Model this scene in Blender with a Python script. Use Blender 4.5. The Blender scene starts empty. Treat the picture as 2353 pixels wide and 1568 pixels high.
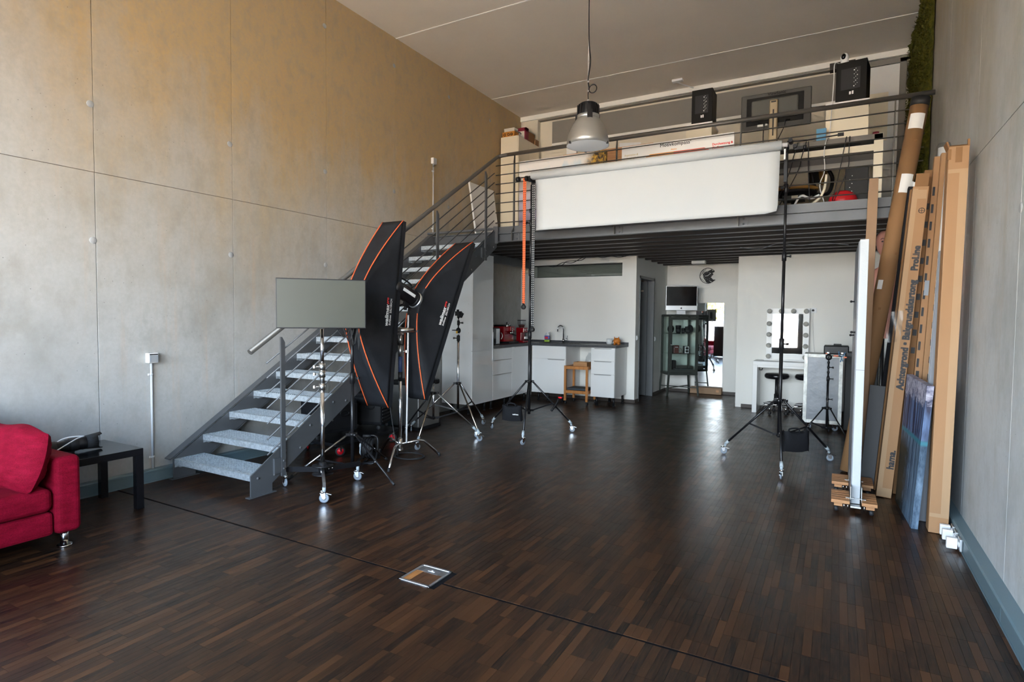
import bpy, math, random
from mathutils import Vector, Matrix
random.seed(7)
S = bpy.context.scene
COL = S.collection
PI = math.pi
def R(a): return math.radians(a)

# ------------------------------------------------------------------ camera
cam_d = bpy.data.cameras.new('camera'); cam = bpy.data.objects.new('camera', cam_d); COL.objects.link(cam)
cam_d.sensor_width = 36.0; cam_d.lens = 1332.53 / 2353 * 36.0; cam_d.clip_start = .05; cam_d.clip_end = 300
yaw, pit, rol = .51027729, -.04300648, .00943812
fw = Vector((-math.sin(yaw)*math.cos(pit), math.cos(yaw)*math.cos(pit), math.sin(pit)))
r0 = Vector((math.cos(yaw), math.sin(yaw), 0)); u0 = r0.cross(fw)
rr = r0*math.cos(rol) + u0*math.sin(rol); uu = rr.cross(fw)
mw = Matrix((rr, uu, -fw)).transposed().to_4x4(); mw.translation = (0, 0, 1.45)
cam.matrix_world = mw
S.camera = cam
# ------------------------------------------------------------------ world, sun, exposure
S.view_settings.view_transform = 'Standard'
try: S.view_settings.look = 'None'
except Exception: pass
S.view_settings.gamma = 1.0; S.view_settings.use_curve_mapping = False
S.view_settings.exposure = 2.42
S.cycles.sample_clamp_indirect = 4.0; S.cycles.caustics_reflective = False; S.cycles.caustics_refractive = False; S.cycles.blur_glossy = 1.0
S.cycles.max_bounces = 7; S.cycles.diffuse_bounces = 4; S.cycles.glossy_bounces = 3; S.cycles.transmission_bounces = 2; S.cycles.transparent_max_bounces = 8
S.cycles.use_adaptive_sampling = True; S.cycles.adaptive_threshold = .09; S.cycles.adaptive_min_samples = 16
wld = bpy.data.worlds.new('sky'); S.world = wld; wld.use_nodes = True
wn = wld.node_tree.nodes; bg = wn['Background']
bg.inputs[1].default_value = 5.0
tcw = wn.new('ShaderNodeTexCoord'); spw = wn.new('ShaderNodeSeparateXYZ'); rpw = wn.new('ShaderNodeValToRGB')   # hazy day: pale bright horizon, bluer zenith
rpw.color_ramp.elements[0].position = .0; rpw.color_ramp.elements[0].color = (.90, .97, 1.0, 1)
rpw.color_ramp.elements[1].position = .9; rpw.color_ramp.elements[1].color = (.20, .36, .62, 1)
e_ = rpw.color_ramp.elements.new(.40); e_.color = (.36, .54, .80, 1)
e_ = rpw.color_ramp.elements.new(.17); e_.color = (.78, .90, 1.0, 1)
wld.node_tree.links.new(tcw.outputs['Generated'], spw.inputs[0]); wld.node_tree.links.new(spw.outputs[2], rpw.inputs[0]); wld.node_tree.links.new(rpw.outputs[0], bg.inputs[0])
sun_d = bpy.data.lights.new('sun', 'SUN'); sun = bpy.data.objects.new('sun', sun_d); COL.objects.link(sun)
sun_d.energy = 20.0; sun_d.color = (1.0, .80, .58); sun_d.angle = R(1)
sun.rotation_euler = (R(-25), 0, R(-18))      # sun stands high behind the building, so the window front is in shade
# room constants
XL, XR, YF, H = -5.14, .787, -1.6, 5.065
YM, ZD = 6.68, 2.56       # mezzanine front, deck level
YK, YB, YU = 9.51, 11.53, 10.05
XD = -2.95
# daylight portals in the three window bays (they only guide the sky light through the openings)
BAYS = ((-4.70, -3.14), (-3.02, -1.14), (-.97, .66))
for (a, b) in BAYS:
    for (z0, z1) in ((.48, 3.2),):
        L = bpy.data.lights.new('window_portal', 'AREA'); L.shape = 'RECTANGLE'; L.size = b-a; L.size_y = z1-z0
        L.cycles.is_portal = True
        o = bpy.data.objects.new('window_portal', L); COL.objects.link(o)
        o.location = ((a+b)/2, YF-.13, (z0+z1)/2); o.rotation_euler = (R(90), 0, 0)   # -Z of the lamp looks towards +Y

# ------------------------------------------------------------------ materials
MATS = {}
def nd(nt, t, **kw):
    n = nt.nodes.new(t)
    for k, v in kw.items():
        if k.startswith('i_'):
            n.inputs[int(k[2:])].default_value = v
        else: setattr(n, k, v)
    return n
def mat(name, col, rough=.5, metal=0.0, spec=.5, coat=0.0, emit=None, es=0.0, alpha=None, bump=None, var=None, sheen=0.0, aniso=0.0):
    """plain procedural principled material; bump=(scale,strength), var=(scale, amount) mottles the colour"""
    if name in MATS: return MATS[name]
    m = bpy.data.materials.new(name); m.use_nodes = True; nt = m.node_tree; b = nt.nodes['Principled BSDF']
    b.inputs['Base Color'].default_value = (*col, 1); b.inputs['Roughness'].default_value = rough
    b.inputs['Metallic'].default_value = metal; b.inputs['Specular IOR Level'].default_value = spec
    b.inputs['Coat Weight'].default_value = coat; b.inputs['Coat Roughness'].default_value = .08
    b.inputs['Sheen Weight'].default_value = sheen
    if emit: b.inputs['Emission Color'].default_value = (*emit, 1); b.inputs['Emission Strength'].default_value = es
    if bump or var: geo = nd(nt, 'ShaderNodeTexCoord')
    if var:
        nz = nd(nt, 'ShaderNodeTexNoise'); nz.inputs['Scale'].default_value = var[0]; nz.inputs['Detail'].default_value = 4
        nt.links.new(geo.outputs['Object'], nz.inputs['Vector'])
        mp = nd(nt, 'ShaderNodeMapRange'); mp.inputs[1].default_value = .3; mp.inputs[2].default_value = .7
        mp.inputs[3].default_value = 1-var[1]; mp.inputs[4].default_value = 1+var[1]
        nt.links.new(nz.outputs[0], mp.inputs[0])
        mx = nd(nt, 'ShaderNodeVectorMath', operation='SCALE'); mx.inputs[0].default_value = col
        nt.links.new(mp.outputs[0], mx.inputs['Scale']); nt.links.new(mx.outputs[0], b.inputs['Base Color'])
    if bump:
        nz2 = nd(nt, 'ShaderNodeTexNoise'); nz2.inputs['Scale'].default_value = bump[0]; nz2.inputs['Detail'].default_value = 3
        nt.links.new(geo.outputs['Object'], nz2.inputs['Vector'])
        bp = nd(nt, 'ShaderNodeBump'); bp.inputs['Strength'].default_value = bump[1]; bp.inputs['Distance'].default_value = .01
        nt.links.new(nz2.outputs[0], bp.inputs['Height']); nt.links.new(bp.outputs[0], b.inputs['Normal'])
    MATS[name] = m; return m
def ramp(nt, stops, interp='LINEAR'):
    n = nd(nt, 'ShaderNodeValToRGB'); cr = n.color_ramp; cr.interpolation = interp
    while len(cr.elements) < len(stops): cr.elements.new(.5)
    for e, (p, c) in zip(cr.elements, stops): e.position = p; e.color = (*c, 1)
    return n
def newmat(name):
    m = bpy.data.materials.new(name); m.use_nodes = True; MATS[name] = m
    return m, m.node_tree, m.node_tree.nodes['Principled BSDF']
def noise(nt, vec, scale, detail=4, rough=.55):
    n = nd(nt, 'ShaderNodeTexNoise'); n.inputs['Scale'].default_value = scale; n.inputs['Detail'].default_value = detail
    n.inputs['Roughness'].default_value = rough; nt.links.new(vec, n.inputs['Vector']); return n.outputs[0]
def mapping(nt, vec, scale=(1,1,1), loc=(0,0,0), rot=(0,0,0)):
    n = nd(nt, 'ShaderNodeMapping'); n.inputs['Scale'].default_value = scale; n.inputs['Location'].default_value = loc; n.inputs['Rotation'].default_value = rot
    nt.links.new(vec, n.inputs['Vector']); return n.outputs[0]
def maprange(nt, v, a, b, c, d):
    n = nd(nt, 'ShaderNodeMapRange'); 
    for i, x in zip((1,2,3,4), (a,b,c,d)): n.inputs[i].default_value = x
    nt.links.new(v, n.inputs[0]); return n.outputs[0]
def mixc(nt, f, a, b, mode='MIX'):
    n = nd(nt, 'ShaderNodeMix', data_type='RGBA', blend_type=mode)
    if isinstance(f, (int, float)): n.inputs[0].default_value = f
    else: nt.links.new(f, n.inputs[0])
    for i, x in ((6, a), (7, b)):
        if isinstance(x, tuple): n.inputs[i].default_value = (*x, 1)
        else: nt.links.new(x, n.inputs[i])
    return n.outputs[2]
def mathn(nt, op, a, b=None):
    n = nd(nt, 'ShaderNodeMath', operation=op)
    for i, x in ((0, a), (1, b)):
        if x is None: continue
        if isinstance(x, (int, float)): n.inputs[i].default_value = x
        else: nt.links.new(x, n.inputs[i])
    return n.outputs[0]
def bumpn(nt, h, strength, dist, b):
    n = nd(nt, 'ShaderNodeBump'); n.inputs['Strength'].default_value = strength; n.inputs['Distance'].default_value = dist
    nt.links.new(h, n.inputs['Height']); nt.links.new(n.outputs[0], b.inputs['Normal'])

def concrete(name, light, dark, stain, stain_warm_amt):
    """fair-faced concrete: cloudy grey, brown run-down stains, warm bounce light painted on the upper part, pores"""
    m, nt, b = newmat(name)
    pos = nd(nt, 'ShaderNodeNewGeometry').outputs['Position']
    cloud = noise(nt, pos, .9, 5, .6); blot = noise(nt, mapping(nt, pos, (1, 1, .7), (7.3, 1.1, 4.0)), 1.7, 6, .68)
    streak = noise(nt, mapping(nt, pos, (2.6, 2.6, .22)), 1.0, 6, .64)
    fine = noise(nt, pos, 34, 3, .6); mid = noise(nt, mapping(nt, pos, (1, 1, .6)), 8, 5, .7)
    c = mixc(nt, maprange(nt, cloud, .35, .68, 0, 1), light, dark)
    c = mixc(nt, maprange(nt, blot, .50, .70, 0, .75), c, (dark[0]*.72, dark[1]*.73, dark[2]*.70))
    sep = nd(nt, 'ShaderNodeSeparateXYZ'); nt.links.new(pos, sep.inputs[0])
    hgt = maprange(nt, mathn(nt, 'ADD', sep.outputs[2], mathn(nt, 'MULTIPLY', mathn(nt, 'ADD', cloud, mathn(nt, 'MULTIPLY', mid, .5)), 1.9)), 2.9, 6.2, 0, 1)  # warm bounce light put into the colour, growing with height
    side = maprange(nt, mathn(nt, 'ADD', sep.outputs[1], mathn(nt, 'MULTIPLY', blot, 2.0)), 2.4, 4.6, .40, 1.0)      # painted warm bounce light, weaker towards the window front
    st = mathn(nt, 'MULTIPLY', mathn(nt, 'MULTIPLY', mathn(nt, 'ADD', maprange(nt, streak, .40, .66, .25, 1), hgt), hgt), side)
    c = mixc(nt, mathn(nt, 'MINIMUM', mathn(nt, 'MULTIPLY', st, stain_warm_amt), .92), c, stain)  # one brown for the stain streaks and the painted warm light
    run = maprange(nt, noise(nt, mapping(nt, pos, (7, 7, .35)), 1.0, 7, .72), .56, .74, 0, .30)
    c = mixc(nt, run, c, (stain[0]*1.1, stain[1]*.92, stain[2]*.8))
    c = mixc(nt, maprange(nt, mid, .48, .74, 0, .42), c, (dark[0]*.70, dark[1]*.68, dark[2]*.62))
    c = mixc(nt, maprange(nt, fine, .3, .7, 0, .30), c, (light[0]*.68, light[1]*.66, light[2]*.63))
    vo = nd(nt, 'ShaderNodeTexVoronoi'); vo.inputs['Scale'].default_value = 24; nt.links.new(pos, vo.inputs['Vector'])
    keep = maprange(nt, noise(nt, pos, 11, 1), .56, .6, 0, 1)
    pore = mathn(nt, 'MULTIPLY', maprange(nt, vo.outputs['Distance'], .05, .11, 1, 0), keep)
    c = mixc(nt, mathn(nt, 'MULTIPLY', pore, .55), c, (dark[0]*.35, dark[1]*.33, dark[2]*.3))
    nt.links.new(c, b.inputs['Base Color']); b.inputs['Roughness'].default_value = .62; b.inputs['Specular IOR Level'].default_value = .35
    hh = mathn(nt, 'SUBTRACT', mathn(nt, 'MULTIPLY', fine, .3), pore)
    bumpn(nt, hh, .35, .006, b)
    return m
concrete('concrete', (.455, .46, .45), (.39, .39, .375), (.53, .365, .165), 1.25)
concrete('concrete_side', (.53, .555, .565), (.43, .45, .46), (.36, .30, .19), .75)

def floor_mat():
    """dark smoked-oak strip parquet; every strip gets its own tone from its place in the laying grid"""
    m, nt, b = newmat('parquet')
    pos = nd(nt, 'ShaderNodeNewGeometry').outputs['Position']
    sep = nd(nt, 'ShaderNodeSeparateXYZ'); nt.links.new(pos, sep.inputs[0])
    ix = mathn(nt, 'FLOOR', mathn(nt, 'DIVIDE', mathn(nt, 'ADD', sep.outputs[0], 20.0), PW))
    off = mathn(nt, 'MULTIPLY', mathn(nt, 'MODULO', mathn(nt, 'FLOOR', mathn(nt, 'DIVIDE', ix, PN)), 2.0), PL*.5)
    iy = mathn(nt, 'FLOOR', mathn(nt, 'DIVIDE', mathn(nt, 'ADD', mathn(nt, 'ADD', sep.outputs[1], 20.0), off), PL))
    cb = nd(nt, 'ShaderNodeCombineXYZ'); nt.links.new(ix, cb.inputs[0]); nt.links.new(iy, cb.inputs[1])
    wn_ = nd(nt, 'ShaderNodeTexWhiteNoise', noise_dimensions='3D'); nt.links.new(cb.outputs[0], wn_.inputs['Vector'])
    big = noise(nt, pos, 1.3, 3)
    ad = nd(nt, 'ShaderNodeVectorMath', operation='MULTIPLY_ADD'); nt.links.new(cb.outputs[0], ad.inputs[0]); ad.inputs[1].default_value = (3.7, 1.9, 0); nt.links.new(pos, ad.inputs[2])
    grain = noise(nt, mapping(nt, ad.outputs[0], (95, 7, 1)), 1.0, 5, .65)
    fleck = noise(nt, mapping(nt, ad.outputs[0], (170, 48, 1)), 1.0, 2, .6)
    tone = mathn(nt, 'ADD', mathn(nt, 'MULTIPLY', wn_.outputs[0], .80), mathn(nt, 'MULTIPLY', big, .22))
    rp = ramp(nt, [(.12, (.0050, .0040, .0038)), (.42, (.0150, .0076, .0050)), (.68, (.032, .0138, .0064)), (.95, (.074, .029, .0112))])
    nt.links.new(tone, rp.inputs[0])
    c = mixc(nt, maprange(nt, grain, .42, .72, 0, .8), rp.outputs[0], (.062, .028, .0125))
    c = mixc(nt, maprange(nt, fleck, .70, .76, 0, .6), c, (.16, .075, .03))
    c = mixc(nt, maprange(nt, grain, .2, .42, .55, 0), c, (.012, .008, .007))
    nt.links.new(c, b.inputs['Base Color'])
    nt.links.new(maprange(nt, noise(nt, mapping(nt, pos, (3, 3, 3)), 2.0, 4), .3, .75, .29, .39), b.inputs['Roughness'])
    b.inputs['Specular IOR Level'].default_value = .30
    bumpn(nt, grain, .10, .002, b)
PW, PL, PN = .036, .25, 4.0
floor_mat()

def wood(name, a, c_, scale=(1, 14, 14), rough=.45, axis_rot=(0,0,0)):
    m, nt, b = newmat(name)
    co = nd(nt, 'ShaderNodeTexCoord').outputs['Object']
    g = noise(nt, mapping(nt, co, scale, rot=axis_rot), 3.0, 6, .6)
    rp = ramp(nt, [(.3, a), (.7, c_)]); nt.links.new(g, rp.inputs[0]); nt.links.new(rp.outputs[0], b.inputs['Base Color'])
    b.inputs['Roughness'].default_value = rough; bumpn(nt, g, .15, .002, b); return m
wood('wood_dolly', (.36, .16, .065), (.58, .30, .13), (2, 40, 40))
wood('wood_trolley', (.42, .155, .035), (.60, .25, .07), (20, 20, 2))
wood('wood_tray', (.40, .19, .075), (.55, .29, .12), (3, 30, 30))
wood('wood_desk', (.50, .24, .10), (.64, .34, .16), (2, 20, 20))
def cardboard(name, c):
    m, nt, b = newmat(name)
    co = nd(nt, 'ShaderNodeTexCoord').outputs['Object']
    g = noise(nt, mapping(nt, co, (1, 1, .25)), 5, 5); f = noise(nt, co, 120, 2)
    k = mixc(nt, maprange(nt, g, .35, .7, 0, .4), c, (c[0]*.82, c[1]*.78, c[2]*.7))
    nt.links.new(k, b.inputs['Base Color']); b.inputs['Roughness'].default_value = .72; b.inputs['Specular IOR Level'].default_value = .25
    bumpn(nt, f, .1, .001, b); return m
cardboard('carton', (.38, .215, .11)); cardboard('carton_dark', (.25, .13, .056)); cardboard('kraft_tube', (.31, .17, .08)); cardboard('carton_pale', (.44, .285, .165)); cardboard('carton_tan', (.38, .245, .155))
def velvet():
    m, nt, b = newmat('red_velour')
    co = nd(nt, 'ShaderNodeTexCoord').outputs['Object']
    g = noise(nt, mapping(nt, co, (3, 3, 9)), 3, 5, .65); f = noise(nt, co, 190, 2)
    k = mixc(nt, maprange(nt, g, .34, .68, 0, 1), (.17, .0015, .012), (.27, .004, .024))
    k = mixc(nt, maprange(nt, f, .4, .7, 0, .5), k, (.09, .001, .006))
    nt.links.new(k, b.inputs['Base Color']); b.inputs['Roughness'].default_value = .8
    b.inputs['Specular IOR Level'].default_value = .1; b.inputs['Sheen Weight'].default_value = .02; b.inputs['Sheen Roughness'].default_value = .35; b.inputs['Sheen Tint'].default_value = (1, .2, .3, 1)
    bumpn(nt, mathn(nt, 'ADD', f, g), .25, .004, b)
velvet()
def softcloth():
    m, nt, b = newmat('softbox_cloth')
    co = nd(nt, 'ShaderNodeTexCoord').outputs['Object']
    g = noise(nt, co, 3.5, 5); f = noise(nt, co, 260, 2)
    k = mixc(nt, maprange(nt, g, .4, .72, 0, .6), (.010, .011, .014), (.026, .029, .036))
    nt.links.new(k, b.inputs['Base Color']); b.inputs['Roughness'].default_value = .62; b.inputs['Specular IOR Level'].default_value = .3
    bumpn(nt, mathn(nt, 'ADD', g, mathn(nt, 'MULTIPLY', f, .1)), .3, .02, b)
softcloth()
def glassmat(name, tint=(.95, .985, .975), refl=.06, rough=0.0):
    m = bpy.data.materials.new(name); m.use_nodes = True; MATS[name] = m; nt = m.node_tree
    for n in list(nt.nodes): nt.nodes.remove(n)
    out = nd(nt, 'ShaderNodeOutputMaterial'); tr = nd(nt, 'ShaderNodeBsdfTransparent'); gl = nd(nt, 'ShaderNodeBsdfGlossy')
    tr.inputs[0].default_value = (*tint, 1); gl.inputs['Roughness'].default_value = rough
    mx = nd(nt, 'ShaderNodeMixShader'); mx.inputs[0].default_value = refl
    nt.links.new(tr.outputs[0], mx.inputs[1]); nt.links.new(gl.outputs[0], mx.inputs[2]); nt.links.new(mx.outputs[0], out.inputs[0])
glassmat('clear_glass'); glassmat('lamp_glass', (.80, .84, .86), .12, .25); glassmat('film', (.88, .89, .90), .05, .35)
def moss():
    m, nt, b = newmat('moss')
    pos = nd(nt, 'ShaderNodeNewGeometry').outputs['Position']
    g = noise(nt, pos, 26, 5, .7); h = noise(nt, pos, 4, 3)
    rp = ramp(nt, [(.28, (.016, .016, .003)), (.5, (.075, .078, .010)), (.66, (.15, .135, .018)), (.8, (.22, .14, .03))])
    nt.links.new(mathn(nt, 'ADD', mathn(nt, 'MULTIPLY', g, .75), mathn(nt, 'MULTIPLY', h, .25)), rp.inputs[0])
    nt.links.new(rp.outputs[0], b.inputs['Base Color']); b.inputs['Roughness'].default_value = .9; b.inputs['Specular IOR Level'].default_value = .15
    bumpn(nt, g, .8, .02, b)
moss()
def steel_paint():
    m, nt, b = newmat('grey_steel')
    co = nd(nt, 'ShaderNodeTexCoord').outputs['Object']
    g = noise(nt, co, 2.5, 5, .6)
    k = mixc(nt, maprange(nt, g, .35, .7, 0, 1), (.090, .094, .100), (.115, .120, .128))
    nt.links.new(k, b.inputs['Base Color']); b.inputs['Roughness'].default_value = .42; b.inputs['Metallic'].default_value = .25
    bumpn(nt, noise(nt, co, 160, 2), .05, .002, b)
steel_paint()
def galva():
    m, nt, b = newmat('galvanised')
    pos = nd(nt, 'ShaderNodeNewGeometry').outputs['Position']
    vo = nd(nt, 'ShaderNodeTexVoronoi'); vo.inputs['Scale'].default_value = 60; nt.links.new(pos, vo.inputs['Vector'])
    k = mixc(nt, maprange(nt, vo.outputs['Color'], .2, .8, 0, 1), (.44, .49, .53), (.60, .65, .69))
    nt.links.new(k, b.inputs['Base Color']); b.inputs['Roughness'].default_value = .45; b.inputs['Metallic'].default_value = .55
galva()
mat('white_wall', (.88, .87, .83), .75, var=(1.2, .02), bump=(220, .05))
mat('cream_wall', (.78, .72, .60), .8, bump=(200, .05))
mat('ceiling_white', (.76, .695, .615), .85, bump=(90, .06), var=(1.5, .03))
mat('joint_white', (.93, .91, .87), .8)
mat('joint_dark', (.05, .045, .04), .9)
mat('joint_black', (.006, .006, .007), .9, spec=.1)
mat('trunking', (.15, .22, .25), .45, metal=.1)
mat('trunking_lid', (.135, .20, .23), .45, metal=.1)
mat('conduit_grey', (.52, .53, .54), .5)
mat('box_grey', (.78, .79, .80), .45)
mat('switch_grey', (.30, .32, .34), .45)
mat('plug_grey', (.36, .37, .375), .7)
mat('groove', (.17, .135, .095), .9)
mat('groove_joint', (.22, .185, .14), .9)
mat('dark_grey_wall', (.25, .235, .21), .8)
mat('skirting', (.045, .032, .025), .5)
mat('door_frame', (.18, .19, .20), .45)
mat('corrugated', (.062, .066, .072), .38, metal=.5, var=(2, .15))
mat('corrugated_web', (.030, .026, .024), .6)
mat('handrail_paint', (.095, .090, .082), .38, metal=.3)
mat('deck_boards', (.11, .10, .09), .7)
mat('black_metal', (.012, .012, .014), .32, metal=.2)
mat('black_plastic', (.009, .009, .0105), .42, spec=.35)
mat('matt_black', (.014, .014, .015), .65)
mat('soft_black', (.010, .0105, .013), .8, spec=.2, bump=(14, .6))
mat('chrome', (.82, .82, .83), .12, metal=1.0)
mat('dull_chrome', (.58, .57, .55), .28, metal=1.0)
mat('warm_chrome', (.62, .53, .43), .24, metal=1.0)
mat('aluminium', (.62, .64, .66), .32, metal=.9)
mat('brushed_steel', (.42, .42, .42), .34, metal=.9, var=(3, .05))
mat('desk_grey', (.17, .158, .14), .5); mat('dark_board', (.10, .10, .105), .7)
mat('wheel_grey', (.24, .28, .33), .5); mat('hub_grey', (.34, .36, .38), .5)
mat('plastic_grey', (.46, .53, .57), .45)
mat('white_plastic', (.82, .83, .84), .4)
mat('white_gloss', (.87, .88, .88), .10, coat=.4)
mat('white_foam', (.56, .60, .63), .8, bump=(160, .15))
mat('white_laminate', (.84, .84, .83), .35)
mat('cream_laminate', (.84, .76, .60), .4)
mat('worktop', (.055, .057, .062), .4, var=(30, .25))
mat('black_lacquer', (.008, .008, .010), .16)
mat('red_wheel', (.75, .012, .025), .35)
mat('rubber', (.020, .020, .022), .6)
mat('orange_piping', (.80, .13, .035), .6)
mat('orange_plastic', (.92, .17, .045), .45)
mat('white_print', (.85, .85, .85), .6)
mat('red_print', (.70, .03, .03), .6)
mat('black_print', (.012, .014, .018), .6)
mat('screen_grey', (.046, .050, .037), .42, spec=.4, var=(1.2, .12))
mat('screen_black', (.004, .004, .005), .08)
mat('paper_white', (.60, .635, .655), .75)
mat('red_enamel', (.34, .006, .012), .18, coat=.3)
mat('tan_leather', (.45, .235, .06), .5)
mat('red_bag', (.55, .012, .020), .3, bump=(30, .5))
mat('flight_panel', (.17, .18, .195), .4, metal=.3, var=(6, .12), bump=(16, .25))
mat('blue_grip', (.025, .045, .12), .5)
mat('speaker_black', (.007, .0065, .006), .5, spec=.2)
mat('speaker_side', (.020, .014, .010), .5)
mat('monitor_back', (.055, .054, .048), .5)
mat('monitor_inset', (.070, .070, .060), .5)
mat('champagne', (.45, .37, .25), .3, metal=.8)
mat('skin', (.48, .22, .17), .55)
mat('mirror', (.93, .94, .94), .015, metal=1.0)
mat('bulb', (.50, .49, .45), .18, coat=.6)
mat('frosted_glass', (.78, .82, .86), .35)
mat('lamp_alu', (.50, .49, .46), .36, metal=.75)
mat('lamp_inner', (.80, .82, .84), .3, metal=.2)
mat('green_metal', (.045, .052, .045), .4, metal=.2)
mat('yellow_label', (.85, .48, .02), .5)
mat('blue_label', (.10, .10, .45), .4)
mat('green_liquid', (.35, .55, .05), .3)
mat('orange_ceramic', (.62, .20, .03), .25, coat=.4)
mat('white_ceramic', (.72, .75, .76), .3, coat=.3)
mat('slate_cloth', (.045, .055, .065), .7)
mat('brown_leather', (.10, .020, .012), .45)
mat('grey_board', (.20, .21, .235), .6)
mat('purple_cloth', (.22, .005, .045), .7)
mat('blue_paper', (.10, .30, .50), .5)
mat('ground_paving', (.46, .41, .34), .9)
mat('leaf', (.34, .36, .06), .6); mat('leaf_yellow', (.55, .42, .06), .6); mat('bark', (.10, .07, .05), .9)
mat('window_frame', (.02, .021, .023), .4)
mat('car_paint', (.45, .50, .56), .2, coat=.6); mat('car_glass', (.03, .04, .05), .05)
# ------------------------------------------------------------------ mesh helpers
class MB:
    def __init__(s): s.v=[]; s.f=[]; s.sm=[]; s.mi=[]; s.k=0
    def mat(s, k): s.k=k; return s
    def add(s, vs, fs, sm=False):
        o=len(s.v); s.v += [tuple(v) for v in vs]
        for f in fs: s.f.append(tuple(i+o for i in f)); s.sm.append(sm); s.mi.append(s.k)
        return s
    def box(s, x0,x1,y0,y1,z0,z1):
        return s.add([(x0,y0,z0),(x1,y0,z0),(x1,y1,z0),(x0,y1,z0),(x0,y0,z1),(x1,y0,z1),(x1,y1,z1),(x0,y1,z1)],
            [(0,3,2,1),(4,5,6,7),(0,1,5,4),(1,2,6,5),(2,3,7,6),(3,0,4,7)])
    def obox(s, c, size, M=None):
        M = M or Matrix.Identity(3); hx,hy,hz=[q/2 for q in size]; c=Vector(c)
        vs=[c+M@Vector(p) for p in ((-hx,-hy,-hz),(hx,-hy,-hz),(hx,hy,-hz),(-hx,hy,-hz),(-hx,-hy,hz),(hx,-hy,hz),(hx,hy,hz),(-hx,hy,hz))]
        return s.add(vs, [(0,3,2,1),(4,5,6,7),(0,1,5,4),(1,2,6,5),(2,3,7,6),(3,0,4,7)])
    def bar(s, p0, p1, w, d, side=(0,0,1)):
        """square bar from p0 to p1; w measured across, d along side"""
        p0=Vector(p0); p1=Vector(p1); a=(p1-p0).normalized(); sd=Vector(side); b=a.cross(sd)
        if b.length<1e-4: b=a.cross(Vector((1,0,0)))
        b.normalize(); c=b.cross(a)
        vs=[p+b*i*w/2+c*j*d/2 for p in (p0,p1) for i,j in ((-1,-1),(1,-1),(1,1),(-1,1))]
        return s.add(vs, [(0,1,2,3),(4,7,6,5),(0,4,5,1),(1,5,6,2),(2,6,7,3),(3,7,4,0)])
    def cyl(s, p0, p1, r, r2=None, n=12, cap=True, sm=True):
        return s.tube([p0,p1], [r, r if r2 is None else r2], n, cap, sm)
    def tube(s, pts, r, n=8, cap=True, sm=True, closed=False):
        pts=[Vector(p) for p in pts]; m=len(pts); rs=r if isinstance(r,(list,tuple)) else [r]*m
        t0=(pts[1]-pts[0]).normalized(); ref=Vector((0,0,1)) if abs(t0.z)<.9 else Vector((1,0,0))
        u=t0.cross(ref).normalized(); vs=[]
        for i,p in enumerate(pts):
            if closed: t=(pts[(i+1)%m]-pts[i-1]).normalized()
            elif i==0: t=t0
            elif i==m-1: t=(pts[i]-pts[i-1]).normalized()
            else:
                t=((pts[i+1]-pts[i]).normalized()+(pts[i]-pts[i-1]).normalized())
                t = t.normalized() if t.length>1e-6 else (pts[i]-pts[i-1]).normalized()
            u=(u-t*u.dot(t)); u = u.normalized() if u.length>1e-6 else t.orthogonal().normalized(); w=t.cross(u)
            vs += [p+(u*math.cos(2*PI*k/n)+w*math.sin(2*PI*k/n))*rs[i] for k in range(n)]
        fs=[]; 
        for i in range(m if closed else m-1):
            a=i*n; b=((i+1)%m)*n
            fs += [(a+k, a+(k+1)%n, b+(k+1)%n, b+k) for k in range(n)]
        s.add(vs, fs, sm)
        if cap and not closed:
            o=len(s.v)-len(vs)
            for f in (tuple(range(n-1,-1,-1)), tuple((m-1)*n+k for k in range(n))):
                s.f.append(tuple(o+i for i in f)); s.sm.append(False); s.mi.append(s.k)
        return s
    def lathe(s, prof, c=(0,0,0), n=24, M=None, sm=True, a0=0, a1=2*PI):
        M = M or Matrix.Identity(3); c=Vector(c); vs=[]; full=abs(a1-a0-2*PI)<1e-4; k=n if full else n+1
        for (r,z) in prof:
            for i in range(k):
                a=a0+(a1-a0)*i/n; vs.append(c+M@Vector((r*math.cos(a), r*math.sin(a), z)))
        fs=[]
        for j in range(len(prof)-1):
            for i in range(n):
                i2=(i+1)%k if full else i+1
                fs.append((j*k+i, j*k+i2, (j+1)*k+i2, (j+1)*k+i))
        return s.add(vs, fs, sm)
    def sphere(s, c, r, n=16, M=None):
        r = r if isinstance(r,(tuple,list)) else (r,r,r); M = M or Matrix.Identity(3); c=Vector(c); m=max(6,n//2)
        vs=[]; 
        for j in range(m+1):
            t=PI*j/m
            for i in range(n):
                a=2*PI*i/n; vs.append(c+M@Vector((r[0]*math.sin(t)*math.cos(a), r[1]*math.sin(t)*math.sin(a), r[2]*math.cos(t))))
        fs=[(j*n+i, (j+1)*n+i, (j+1)*n+(i+1)%n, j*n+(i+1)%n) for j in range(m) for i in range(n)]
        return s.add(vs, fs, True)
    def prism(s, poly, fn, d0, d1, sm=False):
        """polygon (u,v) pushed from d0 to d1; fn(u,v,w)->xyz"""
        n=len(poly); vs=[fn(u,v,d0) for u,v in poly]+[fn(u,v,d1) for u,v in poly]
        s.add(vs, [tuple(range(n-1,-1,-1)), tuple(range(n,2*n))])
        o=len(s.v)-2*n
        for i in range(n):
            s.f.append((o+i, o+(i+1)%n, o+n+(i+1)%n, o+n+i)); s.sm.append(sm); s.mi.append(s.k)
        return s
    def grid(s, fn, nu, nv, sm=True):
        vs=[fn(i/nu, j/nv) for j in range(nv+1) for i in range(nu+1)]
        return s.add(vs, [(j*(nu+1)+i, j*(nu+1)+i+1, (j+1)*(nu+1)+i+1, (j+1)*(nu+1)+i) for j in range(nv) for i in range(nu)], sm)
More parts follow.
